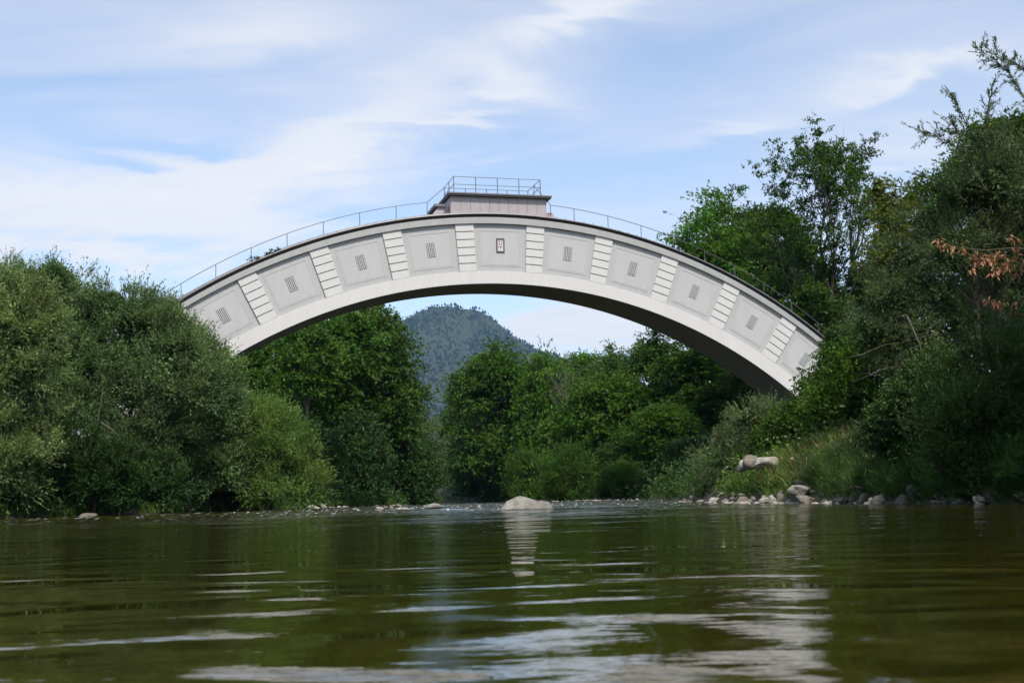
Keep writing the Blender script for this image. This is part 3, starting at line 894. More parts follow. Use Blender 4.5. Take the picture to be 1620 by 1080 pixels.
# ------------------------------------------------------------------ left bank
LW = 'willows along the left bank'
plant('willow_tree', 'tree', 'yellowish grey-green willow at the left edge, nearest on the left bank', -10, 56, 452, 235, M['willow2'], 'willow', 11,
      gap=.45, z0f=.0, nl=16, ncl=260, cr=.65, ntw=26, K=14, leaf=(.13, .05), core=.9, group=LW, lobes=[(0, 505, 88, 66), (22, 585, 72, 58), (8, 665, 64, 58), (0, 745, 58, 52), (35, 715, 45, 48), (60, 520, 38, 45)])
DW = plant('willow_tree', 'tree', 'domed willow whose round top rises highest on the left bank', 90, 67, 412, 190, M['willow'], 'willow', 12, gap=.5, z0f=.05, nl=14, ncl=200, cr=.65, ntw=24, K=13, leaf=(.14, .05), core=.9, group=LW, lobes=[(92, 455, 46, 42), (70, 505, 58, 50), (122, 515, 52, 58), (100, 590, 60, 60), (88, 440, 34, 30), (40, 470, 40, 40)])
plant('willow_tree', 'tree', 'willow at the far left edge standing behind the yellowish one', 8, 72, 402, 130, M['willow'], 'willow', 13, z0f=.3, nl=8, ncl=110, cr=.6, ntw=20, K=13, leaf=(.13, .036), group=LW, lobes=[(2, 444, 42, 40), (-25, 475, 60, 50), (40, 480, 30, 34)])
plant('willow_tree', 'tree', 'large dense willow in the middle of the left bank mass', 205, 66, 446, 250, M['willow'], 'willow', 14, gap=.45, z0f=.02, nl=20, ncl=380, cr=.68, ntw=26, K=14, leaf=(.135, .05), core=.9, group=LW, lobes=[(162, 492, 30, 38), (208, 502, 42, 42), (244, 540, 58, 56), (185, 565, 75, 65), (275, 600, 75, 65), (150, 640, 70, 60), (235, 680, 80, 70), (130, 510, 40, 45), (140, 570, 50, 50), (110, 620, 50, 50), (280, 542, 38, 42), (176, 480, 24, 26), (230, 494, 26, 28)])
plant('willow_tree', 'tree', 'silvery willow covering the left end of the arch', 300, 69, 492, 205, M['willow'], 'willow', 15, gap=.45, z0f=.02, nl=16, ncl=290, cr=.64, ntw=25, K=14, leaf=(.135, .05), core=.9, group=LW, lobes=[(294, 560, 42, 42), (340, 596, 32, 44), (330, 650, 55, 60), (358, 612, 18, 34), (300, 700, 66, 60), (262, 503, 22, 22), (345, 740, 45, 50)])
plant('willow_tree', 'tree', 'lower dark green willow leaning over the water below the domed one', 150, 62, 575, 220, M['deep'], 'willow', 16, gap=.5, z0f=.0, nl=14, ncl=240, cr=.62, ntw=22, K=14, leaf=(.13, .048), core=.9, group=LW, lobes=[(60, 690, 65, 55), (120, 725, 75, 58), (40, 765, 60, 42), (180, 755, 66, 48), (240, 760, 60, 44)])
plant('light_green_bush', 'shrub', 'light yellow-green rounded bush below the left end of the arch', 430, 71, 636, 170, M['lightbush'], 'willow', 17, gap=.5, z0f=.0, nl=13, ncl=230, cr=.75, ntw=20, K=13, leaf=(.15, .045), lobes=[(428, 702, 55, 55), (466, 735, 40, 44), (402, 668, 38, 32), (450, 775, 62, 32), (400, 745, 46, 55)])
plant('round_bush', 'shrub', 'dark rounded bush between the big willow and the light green bush', 345, 74, 620, 130, M['deep'], 'willow', 18, z0f=.0, nl=9, ncl=140, cr=.75, ntw=20, K=12, leaf=(.16, .06), core=.8, lobes=[(345, 690, 50, 55), (370, 745, 55, 52), (320, 740, 60, 55)])
for x_, y_, s_, a_, l_ in ((-31, 58, 1.05, 1.2, 'willow past the left edge, level with the domed one'), (-36, 70, 1.2, 3.0, 'biggest willow past the left edge, farthest back'), (-27.5, 47, .9, 4.1, 'smallest willow past the left edge, nearest the camera')):
    r_ = DW[0].copy(); sc.collection.objects.link(r_); r_.location = (x_, y_, gz(x_, y_)); r_.rotation_euler.z = a_; r_.scale = (s_, s_, s_); r_['group'] = 'willows past the left edge'
    r_['label'] = l_
    for ch in DW[0].children:
        c_ = ch.copy(); sc.collection.objects.link(c_); c_.parent = r_
# behind the bridge, left
A = plant('alder_tree', 'tree', 'tall broadleaf tree right behind the arch, its crown reaching over the mountain', 590, 112, 478, 170, M['broad'], 'layer', 21, z0f=.16, nl=16, ncl=260, cr=1.15, ntw=17, K=11, leaf=(.26, .17), gap=.5, core=.6)
B = plant('alder_tree', 'tree', 'tree with a pale leaning trunk behind the light green bush', 490, 104, 500, 150, M['bright'], 'layer', 22, bark='palebark', z0f=.32, nl=14, ncl=190, cr=1.1, ntw=16, K=11, leaf=(.25, .16), gap=.45, trunk_r=.28, core=.5)
plant('pale_trunk_tree', 'tree', 'slim tree whose bare pale trunk shows right of the light green bush', 492, 97, 520, 105, M['broad'], 'layer', 25, bark='palebark', z0f=.62, nl=8, ncl=70, cr=.9, ntw=14, K=10, leaf=(.25, .16), gap=.4, trunk_r=.2, core=.2, lean=(.9, 0), nlimb=10)
plant('pale_trunk_tree', 'tree', 'tree with a thick pale stem under the tallest left crown', 563, 104, 500, 100, M['broad'], 'layer', 26, bark='palebark', z0f=.66, nl=8, ncl=60, cr=.9, ntw=14, K=10, leaf=(.25, .16), gap=.4, trunk_r=.24, core=.2, lean=(.3, 0), nlimb=10)
copy_plant(A, 420, 108, 530, 150, 2.1, 'dark broadleaf tree just right of the left arch end, behind the willow')
copy_plant(B, 545, 122, 486, 140, 1.2, 'slender broadleaf tree between the pale trunked one and the tall one')
copy_plant(A, 340, 118, 545, 190, 4.0, 'broadleaf tree showing only beneath the left haunch of the arch')
C = plant('undergrowth_shrub', 'shrub', 'dark green shrub at the water edge right of the light green bush', 560, 112, 640, 150, M['deep'], 'puff', 23, z0f=.0, nl=10, ncl=130, cr=1.1, ntw=16, K=11, leaf=(.24, .14))
plant('willow_shrub', 'shrub', 'grey-green willow shrub at the right end of the left bank', 655, 118, 640, 105, M['willow'], 'willow', 24, z0f=.0, nl=9, ncl=130, cr=.95, ntw=17, K=12, leaf=(.21, .06))
copy_plant(C, 565, 98, 655, 130, 0.4, 'dark shrub in front of the thick pale stem')
copy_plant(C, 500, 90, 668, 110, 5.4, 'dark shrub right behind the light green bush')
copy_plant(C, 660, 112, 700, 90, 3.6, 'small dark shrub at the right tip of the left bank')
copy_plant(C, 620, 126, 560, 110, 2.2, 'dark leafy shrub under the tall broadleaf tree')
copy_plant(C, 500, 108, 690, 110, 1.0, 'low dark shrub at the water line between the light bush and the tall trees')

# ------------------------------------------------------------------ far bank, centre right
G2 = 'broadleaf trees on the far right bank'
Mx = plant('lime_tree', 'tree', 'broad dark green tree at the river bend, right of the mountain gap', 790, 150, 545, 190, M['broad'], 'layer', 31, z0f=.06, nl=18, ncl=300, cr=1.35, ntw=17, K=11, leaf=(.30, .19), gap=.55, core=.6, group=G2)
copy_plant(Mx, 742, 165, 600, 110, 2.4, 'lower tree left of the broad one, closing the mountain gap', G2)
Nx = plant('maple_tree', 'tree', 'bright green tree on the far bank, right of the big boulder', 960, 118, 592, 190, M['bright'], 'layer', 32, z0f=.04, nl=18, ncl=260, cr=1.15, ntw=17, K=11, leaf=(.26, .17), gap=.5, core=.6, group=G2)
copy_plant(Nx, 868, 142, 560, 130, 1.9, 'bright tree between the broad tree and the half bare one', G2)
copy_plant(Mx, 975, 150, 548, 100, .7, 'small round-topped tree right of the half bare one', G2)
copy_plant(Mx, 1045, 120, 525, 140, 3.7, 'tall tree whose top touches the arch underside', G2)
copy_plant(A, 1130, 112, 520, 190, 5.1, 'dark tree under the right haunch of the arch', G2)
copy_plant(Mx, 1225, 106, 560, 190, .3, 'deep green tree behind the right foot of the arch', G2)
copy_plant(Nx, 1060, 104, 640, 150, 4.6, 'lower leafy tree below the arch underside, right of the bright one', G2)
copy_plant(A, 905, 165, 566, 110, 2.9, 'tree far back showing between the bright tree tops', G2)
copy_plant(B, 930, 158, 552, 70, .4, 'thin leaning tree behind the bare twigs', G2)
S1 = plant('willow_shrub', 'shrub', 'grey-green willow shrub at the water line right of the big boulder', 900, 104, 712, 95, M['broad'], 'willow', 33, gap=.5, z0f=.0, nl=8, ncl=110, cr=.85, ntw=17, K=12, leaf=(.19, .055))
S2 = copy_plant(S1, 980, 97, 735, 90, 1.0, 'low willow shrub in the middle of the far right bank')
copy_plant(S1, 1050, 92, 742, 90, 2.0, 'low willow shrub left of the narrow-leaved shrub')
copy_plant(S1, 835, 128, 720, 80, 3.0, 'small willow shrub behind the big boulder')
copy_plant(C, 770, 150, 690, 120, 4.0, 'dark shrub at the river bend left of the big boulder')
copy_plant(C, 1000, 108, 690, 120, 5.0, 'dark shrub at the foot of the bright green tree')
copy_plant(C, 1110, 95, 690, 130, 3.0, 'dark shrub under the right haunch of the arch')
# half bare tree with dead twigs
rt = empty('dead_tree', (P(903, 800, 138).x, 138, gz(P(903, 800, 138).x, 138))); tagp(rt, 'leafless brown tree top among the green trees under the arch', 'tree')
rr = random.Random(8); hh = P(903, 556, 138).z - rt.location.z
ends = [(rr.uniform(-3.0, 3.0), rr.uniform(-2, 2), hh * rr.uniform(.62, 1.0)) for _ in range(46)]
link('trunk', trunk_mesh('dead_trunk', 8, ends, hh, .16, M['twig'], nlimb=46, fork=.5), rt)

# ------------------------------------------------------------------ right bank, behind the bridge
plant('maple_tree', 'tree', 'light green layered tree left of the tall airy tree, above the arch', 1150, 116, 308, 200, M['bright'], 'layer', 41, z0f=.45, nl=14, ncl=190, cr=1.2, ntw=15, K=11, leaf=(.25, .17), gap=.35, core=.25, nlimb=40)
DK = plant('dark_broadleaf_tree', 'tree', 'dark dense tree between the light green tree and the airy one', 1235, 120, 335, 190, M['deep'], 'layer', 42, z0f=.35, nl=14, ncl=260, cr=1.2, ntw=16, K=11, leaf=(.27, .18), gap=.5, core=.6)
copy_plant(DK, 1150, 124, 400, 190, 2.0, 'dark tree behind the handrail on the right of the arch')
copy_plant(DK, 1320, 108, 440, 170, 1.3, 'dark tree at the foot of the tall airy tree')
copy_plant(DK, 1430, 100, 420, 200, 3.3, 'dark tree behind the yellowish one')

# tall airy ash: limbs first, leaf tufts only at the ends
def ash():
    D = 92; t = P(1300, 208, D); bx = P(1322, 800, D).x; g = gz(bx, D); h = t.z - g
    root = empty('ash_tree', (bx, D, g)); tagp(root, 'tall airy ash tree with see-through crown towering above the right end of the arch', 'tree')
    rng = random.Random(5); nr = np.random.default_rng(5); m = MB(); tips = []
    sway = P(1300, 300, D).x - bx
    def grow(p, d, ln, r, lev):
        n = 5; pts = [p]; q = p.copy(); dd = d.copy()
        for i in range(n):
            dd = (dd + Vector((rng.uniform(-1, 1), rng.uniform(-1, 1), rng.uniform(-.4, .9))) * .13).normalized()
            q = q + dd * ln / n; pts.append(q.copy())
        m.tube(pts, [r * (1 - .6 * i / n) for i in range(n + 1)], 6 if lev < 2 else 4, False)
        if lev >= 3 or ln < 1.3:
            tips.append((q, dd)); 
            if rng.random() < .6: tips.append((pts[3], dd))
            return
        for j in range({0: 4, 1: 3, 2: 3}[lev]):
            s = rng.randint(2, n); b = pts[s]
            side = dd.cross(Vector((rng.uniform(-1, 1), rng.uniform(-1, 1), rng.uniform(-1, 1)))).normalized()
            nd = (dd * rng.uniform(.7, 1.1) + side * rng.uniform(.45, .95) + Vector((0, 0, .25))).normalized()
            grow(b, nd, ln * rng.uniform(.5, .72), r * (1 - .5 * s / n) * .62, lev + 1)
        grow(q, dd, ln * .62, r * .4, lev + 1)
    # main stems fork low
    stems = [((-.10, .1), 1.0, .62), ((.05, -.1), .93, .60), ((-.42, .1), .74, .50), ((.40, 0), .72, .45), ((-.62, -.2), .50, .4), ((.12, .3), .88, .5), ((.68, .1), .55, .4)]
    m.tube([(0, 0, -.5), (.1, 0, h * .14), (0, 0, h * .26)], [.42, .36, .33], 8, False)
    for (lx, ly), hf, ln in stems:
        z0 = h * (.24 + .05 * rng.random()); L0 = (h * hf - z0)
        grow(Vector((0, 0, z0)), Vector((lx * .8 + sway / h * .5, ly, 1)).normalized(), L0 * .58, .2 * hf, 0)
    tp = np.array([list(a) for a, b in tips]); od = np.array([list(b) for a, b in tips])
    k = (h - .5) / np.percentile(tp[:, 2], 98.5); ok = tp[:, 2] * k < h; tp, od = tp[ok], od[ok]; tp[:, 2] *= k; m.v = [(x, y, min(z * k, h + .3)) for x, y, z in m.v]
    link('trunk', m.mesh('ash_trunk', M['bark'], True), root)
    c = dict(pos=tp, out=od, rad=nr.uniform(.4, .85, len(tp)))
    v = sprays(nr, c, None, 9, 9, .25, .105, 'layer')
    link('crown', mesh_np('ash_crown', v, np.arange(len(v)).reshape(-1, 4), M['broad']), root)
    m = MB()
    for i in range(9):
        a = Vector((2.1, 0, h * .55)); b = Vector((3.2 + rng.uniform(-.7, .5), rng.uniform(-.5, .5), h * rng.uniform(.72, .86)))
        m.tube([a, a.lerp(b, .5) + Vector((rng.uniform(-.3, .3), 0, 0)), b], [.06, .035, .012], 4, False)
    link('dead_branch', m.mesh('dead_branch', M['twig']), root)
    return len(tips)


ash()

# ------------------------------------------------------------------ right bank, in front
plant('yellow_green_tree', 'tree', 'yellow-green leaved tree right of the airy ash', 1425, 62, 300, 150, M['yellow'], 'layer', 51, z0f=.3, nl=12, ncl=170, cr=.62, ntw=15, K=11, leaf=(.13, .085), gap=.3, core=.2, nlimb=40, lobes=[(1400, 335, 22, 34), (1432, 365, 38, 38), (1468, 405, 36, 38), (1402, 420, 36, 34), (1388, 300, 12, 22), (1446, 318, 22, 22), (1420, 460, 40, 30)])
OT, _, _ = plant('olive_willow_tree', 'tree', 'narrow-leaved willow with feathery shoots at the right edge, tallest in front', 1590, 38, 150, 300, M['olive'], 'needle', 52, z0f=.30, nl=16, ncl=270, cr=.5, ntw=20, K=16, leaf=(.09, .017), gap=.6, core=.5, nlimb=50, lobes=[(1600, 262, 62, 62), (1552, 298, 50, 44), (1512, 322, 40, 36), (1640, 320, 80, 90), (1580, 385, 78, 68), (1505, 395, 50, 46), (1620, 450, 80, 60)])
plant('olive_willow_tree', 'tree', 'grey-green willow in front of the right trees, left of the withered leaves', 1440, 46, 420, 230, M['olive'], 'needle', 53, z0f=.1, nl=16, ncl=270, cr=.55, ntw=20, K=16, leaf=(.10, .02), core=.5, lobes=[(1440, 425, 52, 46), (1500, 465, 75, 66), (1400, 475, 46, 46), (1450, 535, 76, 58), (1378, 520, 32, 36), (1560, 520, 80, 70), (1478, 352, 42, 38)])
HZ, _, _ = plant('hazel_tree', 'tree', 'dark large-leaved tree among the shoots at the right edge', 1570, 44, 205, 230, M['broad'], 'layer', 54, z0f=.3, nl=14, ncl=200, cr=.6, ntw=16, K=11, leaf=(.12, .08), gap=.5, core=.5, lobes=[(1572, 236, 44, 42), (1612, 222, 40, 38), (1540, 282, 36, 30), (1600, 300, 50, 50), (1500, 300, 24, 22)])
EB, _, _ = plant('elder_bush', 'shrub', 'elder bush with cream flower heads right of the arch foot', 1370, 52, 505, 170, M['bright'], 'puff', 55, z0f=.05, nl=12, ncl=190, cr=.55, ntw=17, K=12, leaf=(.12, .07), lobes=[(1370, 562, 46, 42), (1342, 612, 46, 42), (1402, 622, 58, 48), (1312, 645, 42, 38), (1440, 600, 50, 44), (1370, 670, 60, 35)])
plant('leafy_bush', 'shrub', 'leafy bush covering the right foot of the arch', 1300, 56, 560, 130, M['broad'], 'puff', 56, z0f=.0, nl=12, ncl=180, cr=.5, ntw=17, K=12, leaf=(.12, .07), lobes=[(1330, 560, 18, 38), (1322, 590, 24, 38), (1300, 622, 30, 38), (1275, 662, 36, 32), (1245, 686, 40, 30), (1338, 545, 22, 26)])
plant('narrow_leaved_shrub', 'shrub', 'spreading narrow-leaved shrub on the bank left of the grass slope', 1195, 58, 645, 150, M['olive'], 'needle', 57, z0f=.0, nl=12, ncl=150, cr=.62, ntw=22, K=16, leaf=(.12, .022), core=.4, lobes=[(1150, 742, 42, 34), (1205, 690, 48, 42), (1232, 742, 46, 38), (1145, 700, 26, 12), (1128, 768, 22, 18), (1185, 660, 28, 18), (1170, 765, 50, 24)])
plant('dark_bush', 'shrub', 'dark bush at the lower right corner of the bank', 1560, 30.8, 560, 260, M['deep'], 'willow', 58, z0f=.0, nl=14, ncl=220, cr=.5, ntw=20, K=13, leaf=(.10, .03), lobes=[(1560, 640, 95, 75), (1540, 745, 80, 34), (1620, 745, 60, 36), (1625, 570, 90, 85), (1500, 685, 65, 50), (1580, 722, 90, 38), (1640, 690, 70, 60)])
plant('dark_bush', 'shrub', 'dark bush between the elder bush and the corner bush', 1450, 36.5, 590, 190, M['deep'], 'puff', 59, z0f=.0, nl=12, ncl=180, cr=.5, ntw=18, K=12, leaf=(.11, .06), lobes=[(1450, 645, 58, 52), (1425, 692, 46, 34), (1480, 712, 52, 46), (1440, 735, 40, 30), (1500, 610, 50, 50)])
plant('dark_bush', 'shrub', 'dark leafy tree filling the right edge behind the withered leaves', 1640, 50, 330, 260, M['deep'], 'puff', 60, z0f=.0, nl=14, ncl=200, cr=.8, ntw=18, K=12, leaf=(.15, .09), core=.8)

# the wooded bank goes on towards the camera, just outside the frame, and shades the corner
def bank_tree(x, y, h, seed, label):
    root = empty('bank_tree', (x, y, gz(x, y))); tagp(root, label, 'tree', 'trees on the right bank beside the camera')
    rng = random.Random(seed); ls = lobeset(rng, 3.4, h, h * .12, 12)
    me, c = crown_mesh('bank_tree_crown', seed, ls, M['deep'], 'willow', 120, .6, 18, 12, .17, .07, 0, .6, back=1)
    link('crown', me, root); link('trunk', trunk_mesh('bank_tree_trunk', seed, [tuple(p) for p in c['pos'][::3]], h, .16, M['bark']), root)


bank_tree(14.2, 26.6, 11.5, 81, 'dark tree just past the right edge of the picture, nearest the corner bush')
bank_tree(16.8, 29.0, 12.5, 82, 'dark tree farther up the bank past the right edge')
bank_tree(13.9, 22.6, 12.0, 83, 'dark tree closest to the camera on the right bank')

# ------------------------------------------------------------------ feathery shoots, withered leaves, elder flowers
def rel(root, px, py, D): return P(px, py, D) - root.location


def shoot(root, pts, D, seed, leaf=(.13, .026), dens=90, spread=.5, material='olive'):
    """a branch reaching out of the crown, feathered with narrow leaves"""
    nr = np.random.default_rng(seed); rng = random.Random(seed)
    q = [rel(root, x, y, D + rng.uniform(-.3, .3)) for x, y in pts]
    m = MB(); m.tube(q, [.022 - .017 * i / (len(q) - 1) for i in range(len(q))], 5, False)
    vs = []
    for i in range(len(q) - 1):
        a, b = np.array(q[i]), np.array(q[i + 1]); L0 = np.linalg.norm(b - a)
        n = int(dens * L0 / 4)
        for k in range(max(4, int(L0 * 15))):
            o = a + (b - a) * rng.random(); d = unit(((b - a) / L0 + nr.normal(0, .55, 3))[None])[0]; ln = spread * rng.uniform(.5, 1.2)
            e = o + d * ln; m.tube([o, e], [.006, .003], 3, False)
            t = nr.uniform(0, 1, 26); base = o + d * ln * t[:, None]; ax = unit(d[None] + nr.normal(0, .5, (26, 3)))
            s = nr.uniform(.6, 1.2, 26); vs.append(leaves(nr, base, ax, leaf[0] * s, leaf[1] * s))
    v = np.concatenate(vs)
    link('branch', m.mesh('branch', M['bark']), root)['kind'] = 'stuff'
    link('shoot', mesh_np('shoot', v, np.arange(len(v)).reshape(-1, 4), M[material]), root)['kind'] = 'stuff'


shoot(OT, [(1640, 190), (1600, 120), (1572, 92), (1546, 78)], 36.5, 1)
shoot(OT, [(1640, 120), (1612, 104), (1590, 92), (1566, 82)], 36.8, 2)
shoot(OT, [(1560, 300), (1520, 240), (1485, 214), (1452, 207)], 36.5, 3)
shoot(OT, [(1580, 260), (1560, 190), (1568, 150), (1571, 130)], 36.5, 4)
shoot(OT, [(1560, 250), (1528, 195), (1512, 160), (1508, 148)], 36.8, 5)
shoot(OT, [(1530, 320), (1490, 290), (1462, 280)], 37, 6)
shoot(OT, [(1540, 270), (1520, 220), (1500, 185)], 37, 7)
shoot(OT, [(1600, 240), (1540, 215), (1508, 212)], 36.6, 8)

W = []
for x, y in ((310, 225), (358, 258), (425, 275), (510, 290), (590, 325), (625, 385), (680, 370), (740, 365), (780, 315), (750, 465), (820, 350), (800, 410), (850, 375), (885, 420),
             (940, 470), (580, 450), (880, 205), (935, 212), (925, 290), (940, 330), (975, 380), (690, 690), (755, 715), (800, 735), (900, 715), (905, 760), (975, 800), (715, 340), (660, 350), (905, 440), (800, 455)):
    W.append((1420 + x / 4.91, 340 + y / 4.91))
m = MB()
for pts in (((1640, 395), (1600, 392), (1560, 396), (1520, 392), (1482, 382)), ((1640, 430), (1612, 416), (1590, 408), (1560, 396)), ((1640, 500), (1600, 484), (1570, 478), (1552, 472))):
    m.tube([rel(HZ, x, y, 33.2) for x, y in pts], [.02, .016, .012, .009, .006][:len(pts)], 5, False)
br = m.build('withered_branch', M['twig'], HZ); br['label'] = 'thin branch with red-brown withered leaves'
for i, (x, y) in enumerate(W):
    nr = np.random.default_rng(900 + i); n = 13
    c = np.array(rel(HZ, x, y - 3, 33.1 + .15 * (i % 3)))
    big = 1.25 if 4 < i < 15 else 1
    base = c + nr.normal(0, .055 * big, (n, 3)) + np.array([0, 0, .04]); ax = unit(nr.normal(0, .55, (n, 3)) + np.array([0, 0, -1.0]))
    v = leaves(nr, base, ax, nr.uniform(.09, .17, n) * big, nr.uniform(.03, .055, n) * big, 0)
    link('withered_leaf_cluster', mesh_np('withered_leaf_cluster', v, np.arange(len(v)).reshape(-1, 4), M['wither']), br)['kind'] = 'stuff'

for i, (x, y, s) in enumerate(((1405, 601, .16), (1412, 607, .13), (1401, 613, .14), (1409, 616, .15), (1396, 640, .10), (1332, 642, .08), (1440, 545, .07), (1555, 521, .07))):
    nr = np.random.default_rng(700 + i); n = 60
    c = np.array(rel(EB, x, y, 48.6)); a = nr.uniform(0, 6.28, n); r = np.sqrt(nr.random(n)) * s
    base = c + np.stack([np.cos(a) * r, np.sin(a) * r, .25 * (s - r) + nr.normal(0, .01, n)], -1)
    v = leaves(nr, base, unit(nr.normal(0, 1, (n, 3))), np.full(n, .05), np.full(n, .045))
    link('flower_head', mesh_np('flower_head', v, np.arange(len(v)).reshape(-1, 4), M['flower']), EB)


# ------------------------------------------------------------------ dead branches on the right bank
def dead_branch(label, pts, D, r, seed, twigs=8):
    rng = random.Random(seed); o = empty('dead_branch', P(*pts[0], D)); tagp(o, label, 'branch')
    q = [P(x, y, D + rng.uniform(-.15, .15)) - o.location for x, y in pts]
    m = MB(); m.tube(q, [r * (1 - .7 * i / (len(q) - 1)) for i in range(len(q))], 6)
    m.build('stem', M['twig'], o, True)
    m = MB()
    for k in range(twigs):
        i = rng.randint(0, len(q) - 2); a = q[i].lerp(q[i + 1], rng.random()); b = a + Vector((rng.uniform(-1, 1), rng.uniform(-.4, .4), rng.uniform(-.6, .8))) * .5
        m.tube([a, b], [r * .3, r * .1], 4, False)
    m.build('twig', M['twig'], o)['kind'] = 'stuff'


dead_branch('bare grey branch arching above the elder flowers', [(1480, 527), (1440, 540), (1400, 545), (1365, 560), (1340, 566)], 45.5, .03, 1)
dead_branch('second bare branch arching below the first one, left of the elder flowers', [(1450, 570), (1420, 578), (1390, 586), (1350, 604)], 45.4, .025, 2)
dead_branch('short pale stick lying in the leaves below the elder flowers', [(1384, 633), (1400, 636), (1413, 638)], 45.3, .03, 3, 3)
dead_branch('pale driftwood stick poking out of the riprap stones', [(1353, 769), (1362, 771), (1372, 775)], 37.2, .035, 4, 2)
dead_branch('long dark branch slanting down through the foliage at the right', [(1435, 500), (1455, 545), (1462, 575), (1475, 600)], 44.0, .035, 5)
dead_branch('bare brown twig rising from the left willow mass', [(160, 668), (175, 678), (190, 690)], 53, .03, 6, 4)


# ------------------------------------------------------------------ rocks
import bmesh
def rock_mesh(seed, w_, d_, h_, sub=3, cuts=11, rough=.045):
    nr = np.random.default_rng(seed)
    bm = bmesh.new(); bmesh.ops.create_icosphere(bm, subdivisions=sub, radius=1)
    v = np.array([p.co[:] for p in bm.verts]); f = np.array([[q.index for q in p.verts] for p in bm.faces]); bm.free()
    n = unit(nr.normal(0, 1, (cuts, 3))); dd = nr.uniform(.36, .82, cuts)
    dot = v @ n.T; rr = np.where(dot > .05, dd / np.maximum(dot, .05), 9).min(1); rr = np.minimum(rr, 1.02)
    v = v * rr[:, None]
    s = nr.uniform(0, 6)
    nz = np.sin(v[:, 0] * 5 + s) * np.cos(v[:, 1] * 6 + s * 2) * np.sin(v[:, 2] * 5.5 + s) + .5 * np.sin(v[:, 0] * 13 + v[:, 2] * 9 + s) * np.cos(v[:, 1] * 12 - s)
    v = v * (1 + rough * nz)[:, None]
    v = v * np.array([w_ / 2, d_ / 2, h_ / 2]) / np.array([np.ptp(v[:, 0]) / 2, np.ptp(v[:, 1]) / 2, np.ptp(v[:, 2]) / 2])
    return v, f


def wz(y):
    s = min(1, max(0, (y - 52) / 34)); return .13 * s * s * (3 - 2 * s)


def rock(label, px, D, wp, hp, seed, material='rock', lift=0, name='rock', cat='rock', dz=None, sub=3, sink=.35, group=None, rz=0):
    x = P(px, 800, D).x; w_ = wp * D / F; h_ = hp * D / F
    z0 = max(gz(x, D), wz(D)) if dz is None else dz
    full = h_ / (1 - sink)
    v, f = rock_mesh(seed, w_, w_ * .8, full, sub)
    o = link(name, mesh_np(name, v, f, M[material], False)); o.location = (x, D, z0 + lift - full * sink + full / 2); o.rotation_euler.z = rz
    tagp(o, label, cat, group)
    return o


def shoreD(px):
    ys = np.linspace(26, 88, 300); p = 810 + np.interp(ys, _yR, _xR) / ys * F
    return float(np.interp(px, p[::-1], ys[::-1]))


# the big boulder standing in the river
def boulder():
    D = 43.0; c = P(832, 800, D); W_ = 86 * D / F; H_ = 21.5 * D / F
    prof = [(-1.06, -.5), (-1, 0), (-.92, .14), (-.84, .34), (-.70, .68), (-.52, .80), (-.36, .95), (-.22, 1.0), (-.05, .93), (.15, .84), (.35, .68), (.52, .55), (.68, .53), (.84, .54), (.93, .3), (1, 0), (1.05, -.5)]
    xs = np.linspace(-1.04, 1.04, 90); ys = np.linspace(-1, 1, 50)
    gx, gy = np.meshgrid(xs, ys)
    p = np.interp(gx, [a for a, b in prof], [b for a, b in prof])
    sh = np.clip(1 - np.abs(gy + .12 * np.sin(gx * 4)) ** 2.2, 0, 1) ** .6
    z = np.where(p > 0, p * sh, p) - (1 - sh) * .5
    z += .035 * vnoise(gx * 5, gy * 5, 1.0, 3) + .025 * vnoise(gx * 14, gy * 11, 1.0, 1) + .02 * np.abs(vnoise(gx * 24, gy * 17, 1.1, 6))
    v = np.stack([gx * W_ / 2, gy * W_ * .36, z * H_], -1).reshape(-1, 3)
    i = np.arange(gx.size).reshape(gx.shape); f = np.stack([i[:-1, :-1], i[:-1, 1:], i[1:, 1:], i[1:, :-1]], -1).reshape(-1, 4)
    o = link('boulder', mesh_np('boulder', v, f, M['boulder'])); o.location = (c.x, D, .0); tagp(o, 'largest pale boulder with a peaked top standing in the river under the arch', 'boulder')


boulder()
rock('small white triangular stone in the water, left of the boulders', 601, 55, 15, 8, 1, 'rock', dz=.0)
rock('small upright reddish stone beside a flat one, left of the mid river', 619, 60, 7, 9, 2, 'rockpink', dz=.01)
rock('low flat pale stone right of the small upright stone', 634, 60.5, 22, 4, 3, 'rock', dz=.01)
rock('tiny flat stone at the right end of the flat pale one', 651, 61, 9, 2.5, 4, 'rock', dz=.01)
rock('medium yellowish stone in the river, left of the largest boulder', 684, 58, 25, 9, 5, 'boulder', dz=.01)
rock('tiny white stone between the medium stone and the largest boulder', 757, 58, 7, 4, 6, 'rock', dz=.01)
rock('small dark stone touching the left side of the largest boulder', 795, 43.6, 9, 6, 7, 'rockdark', dz=0)
rock('small mossy yellow stone just off the far bank right of the boulder', 900, 66, 12, 3.5, 8, 'boulder', dz=.05)
rock('flat pale stone at the water edge below the left willows', 141, 59.5, 32, 6.5, 9, 'rockpink', dz=.02)
rock('pale stone at the foot of the light green bush', 495, 76, 26, 6, 10, 'rock', dz=.1)
rock('small pointed stone right of the one at the foot of the bush', 512, 77, 11, 8, 11, 'rock', dz=.1)
rock('grey stone left of the one at the foot of the bush', 474, 75, 18, 5, 12, 'rockpink', dz=.1)
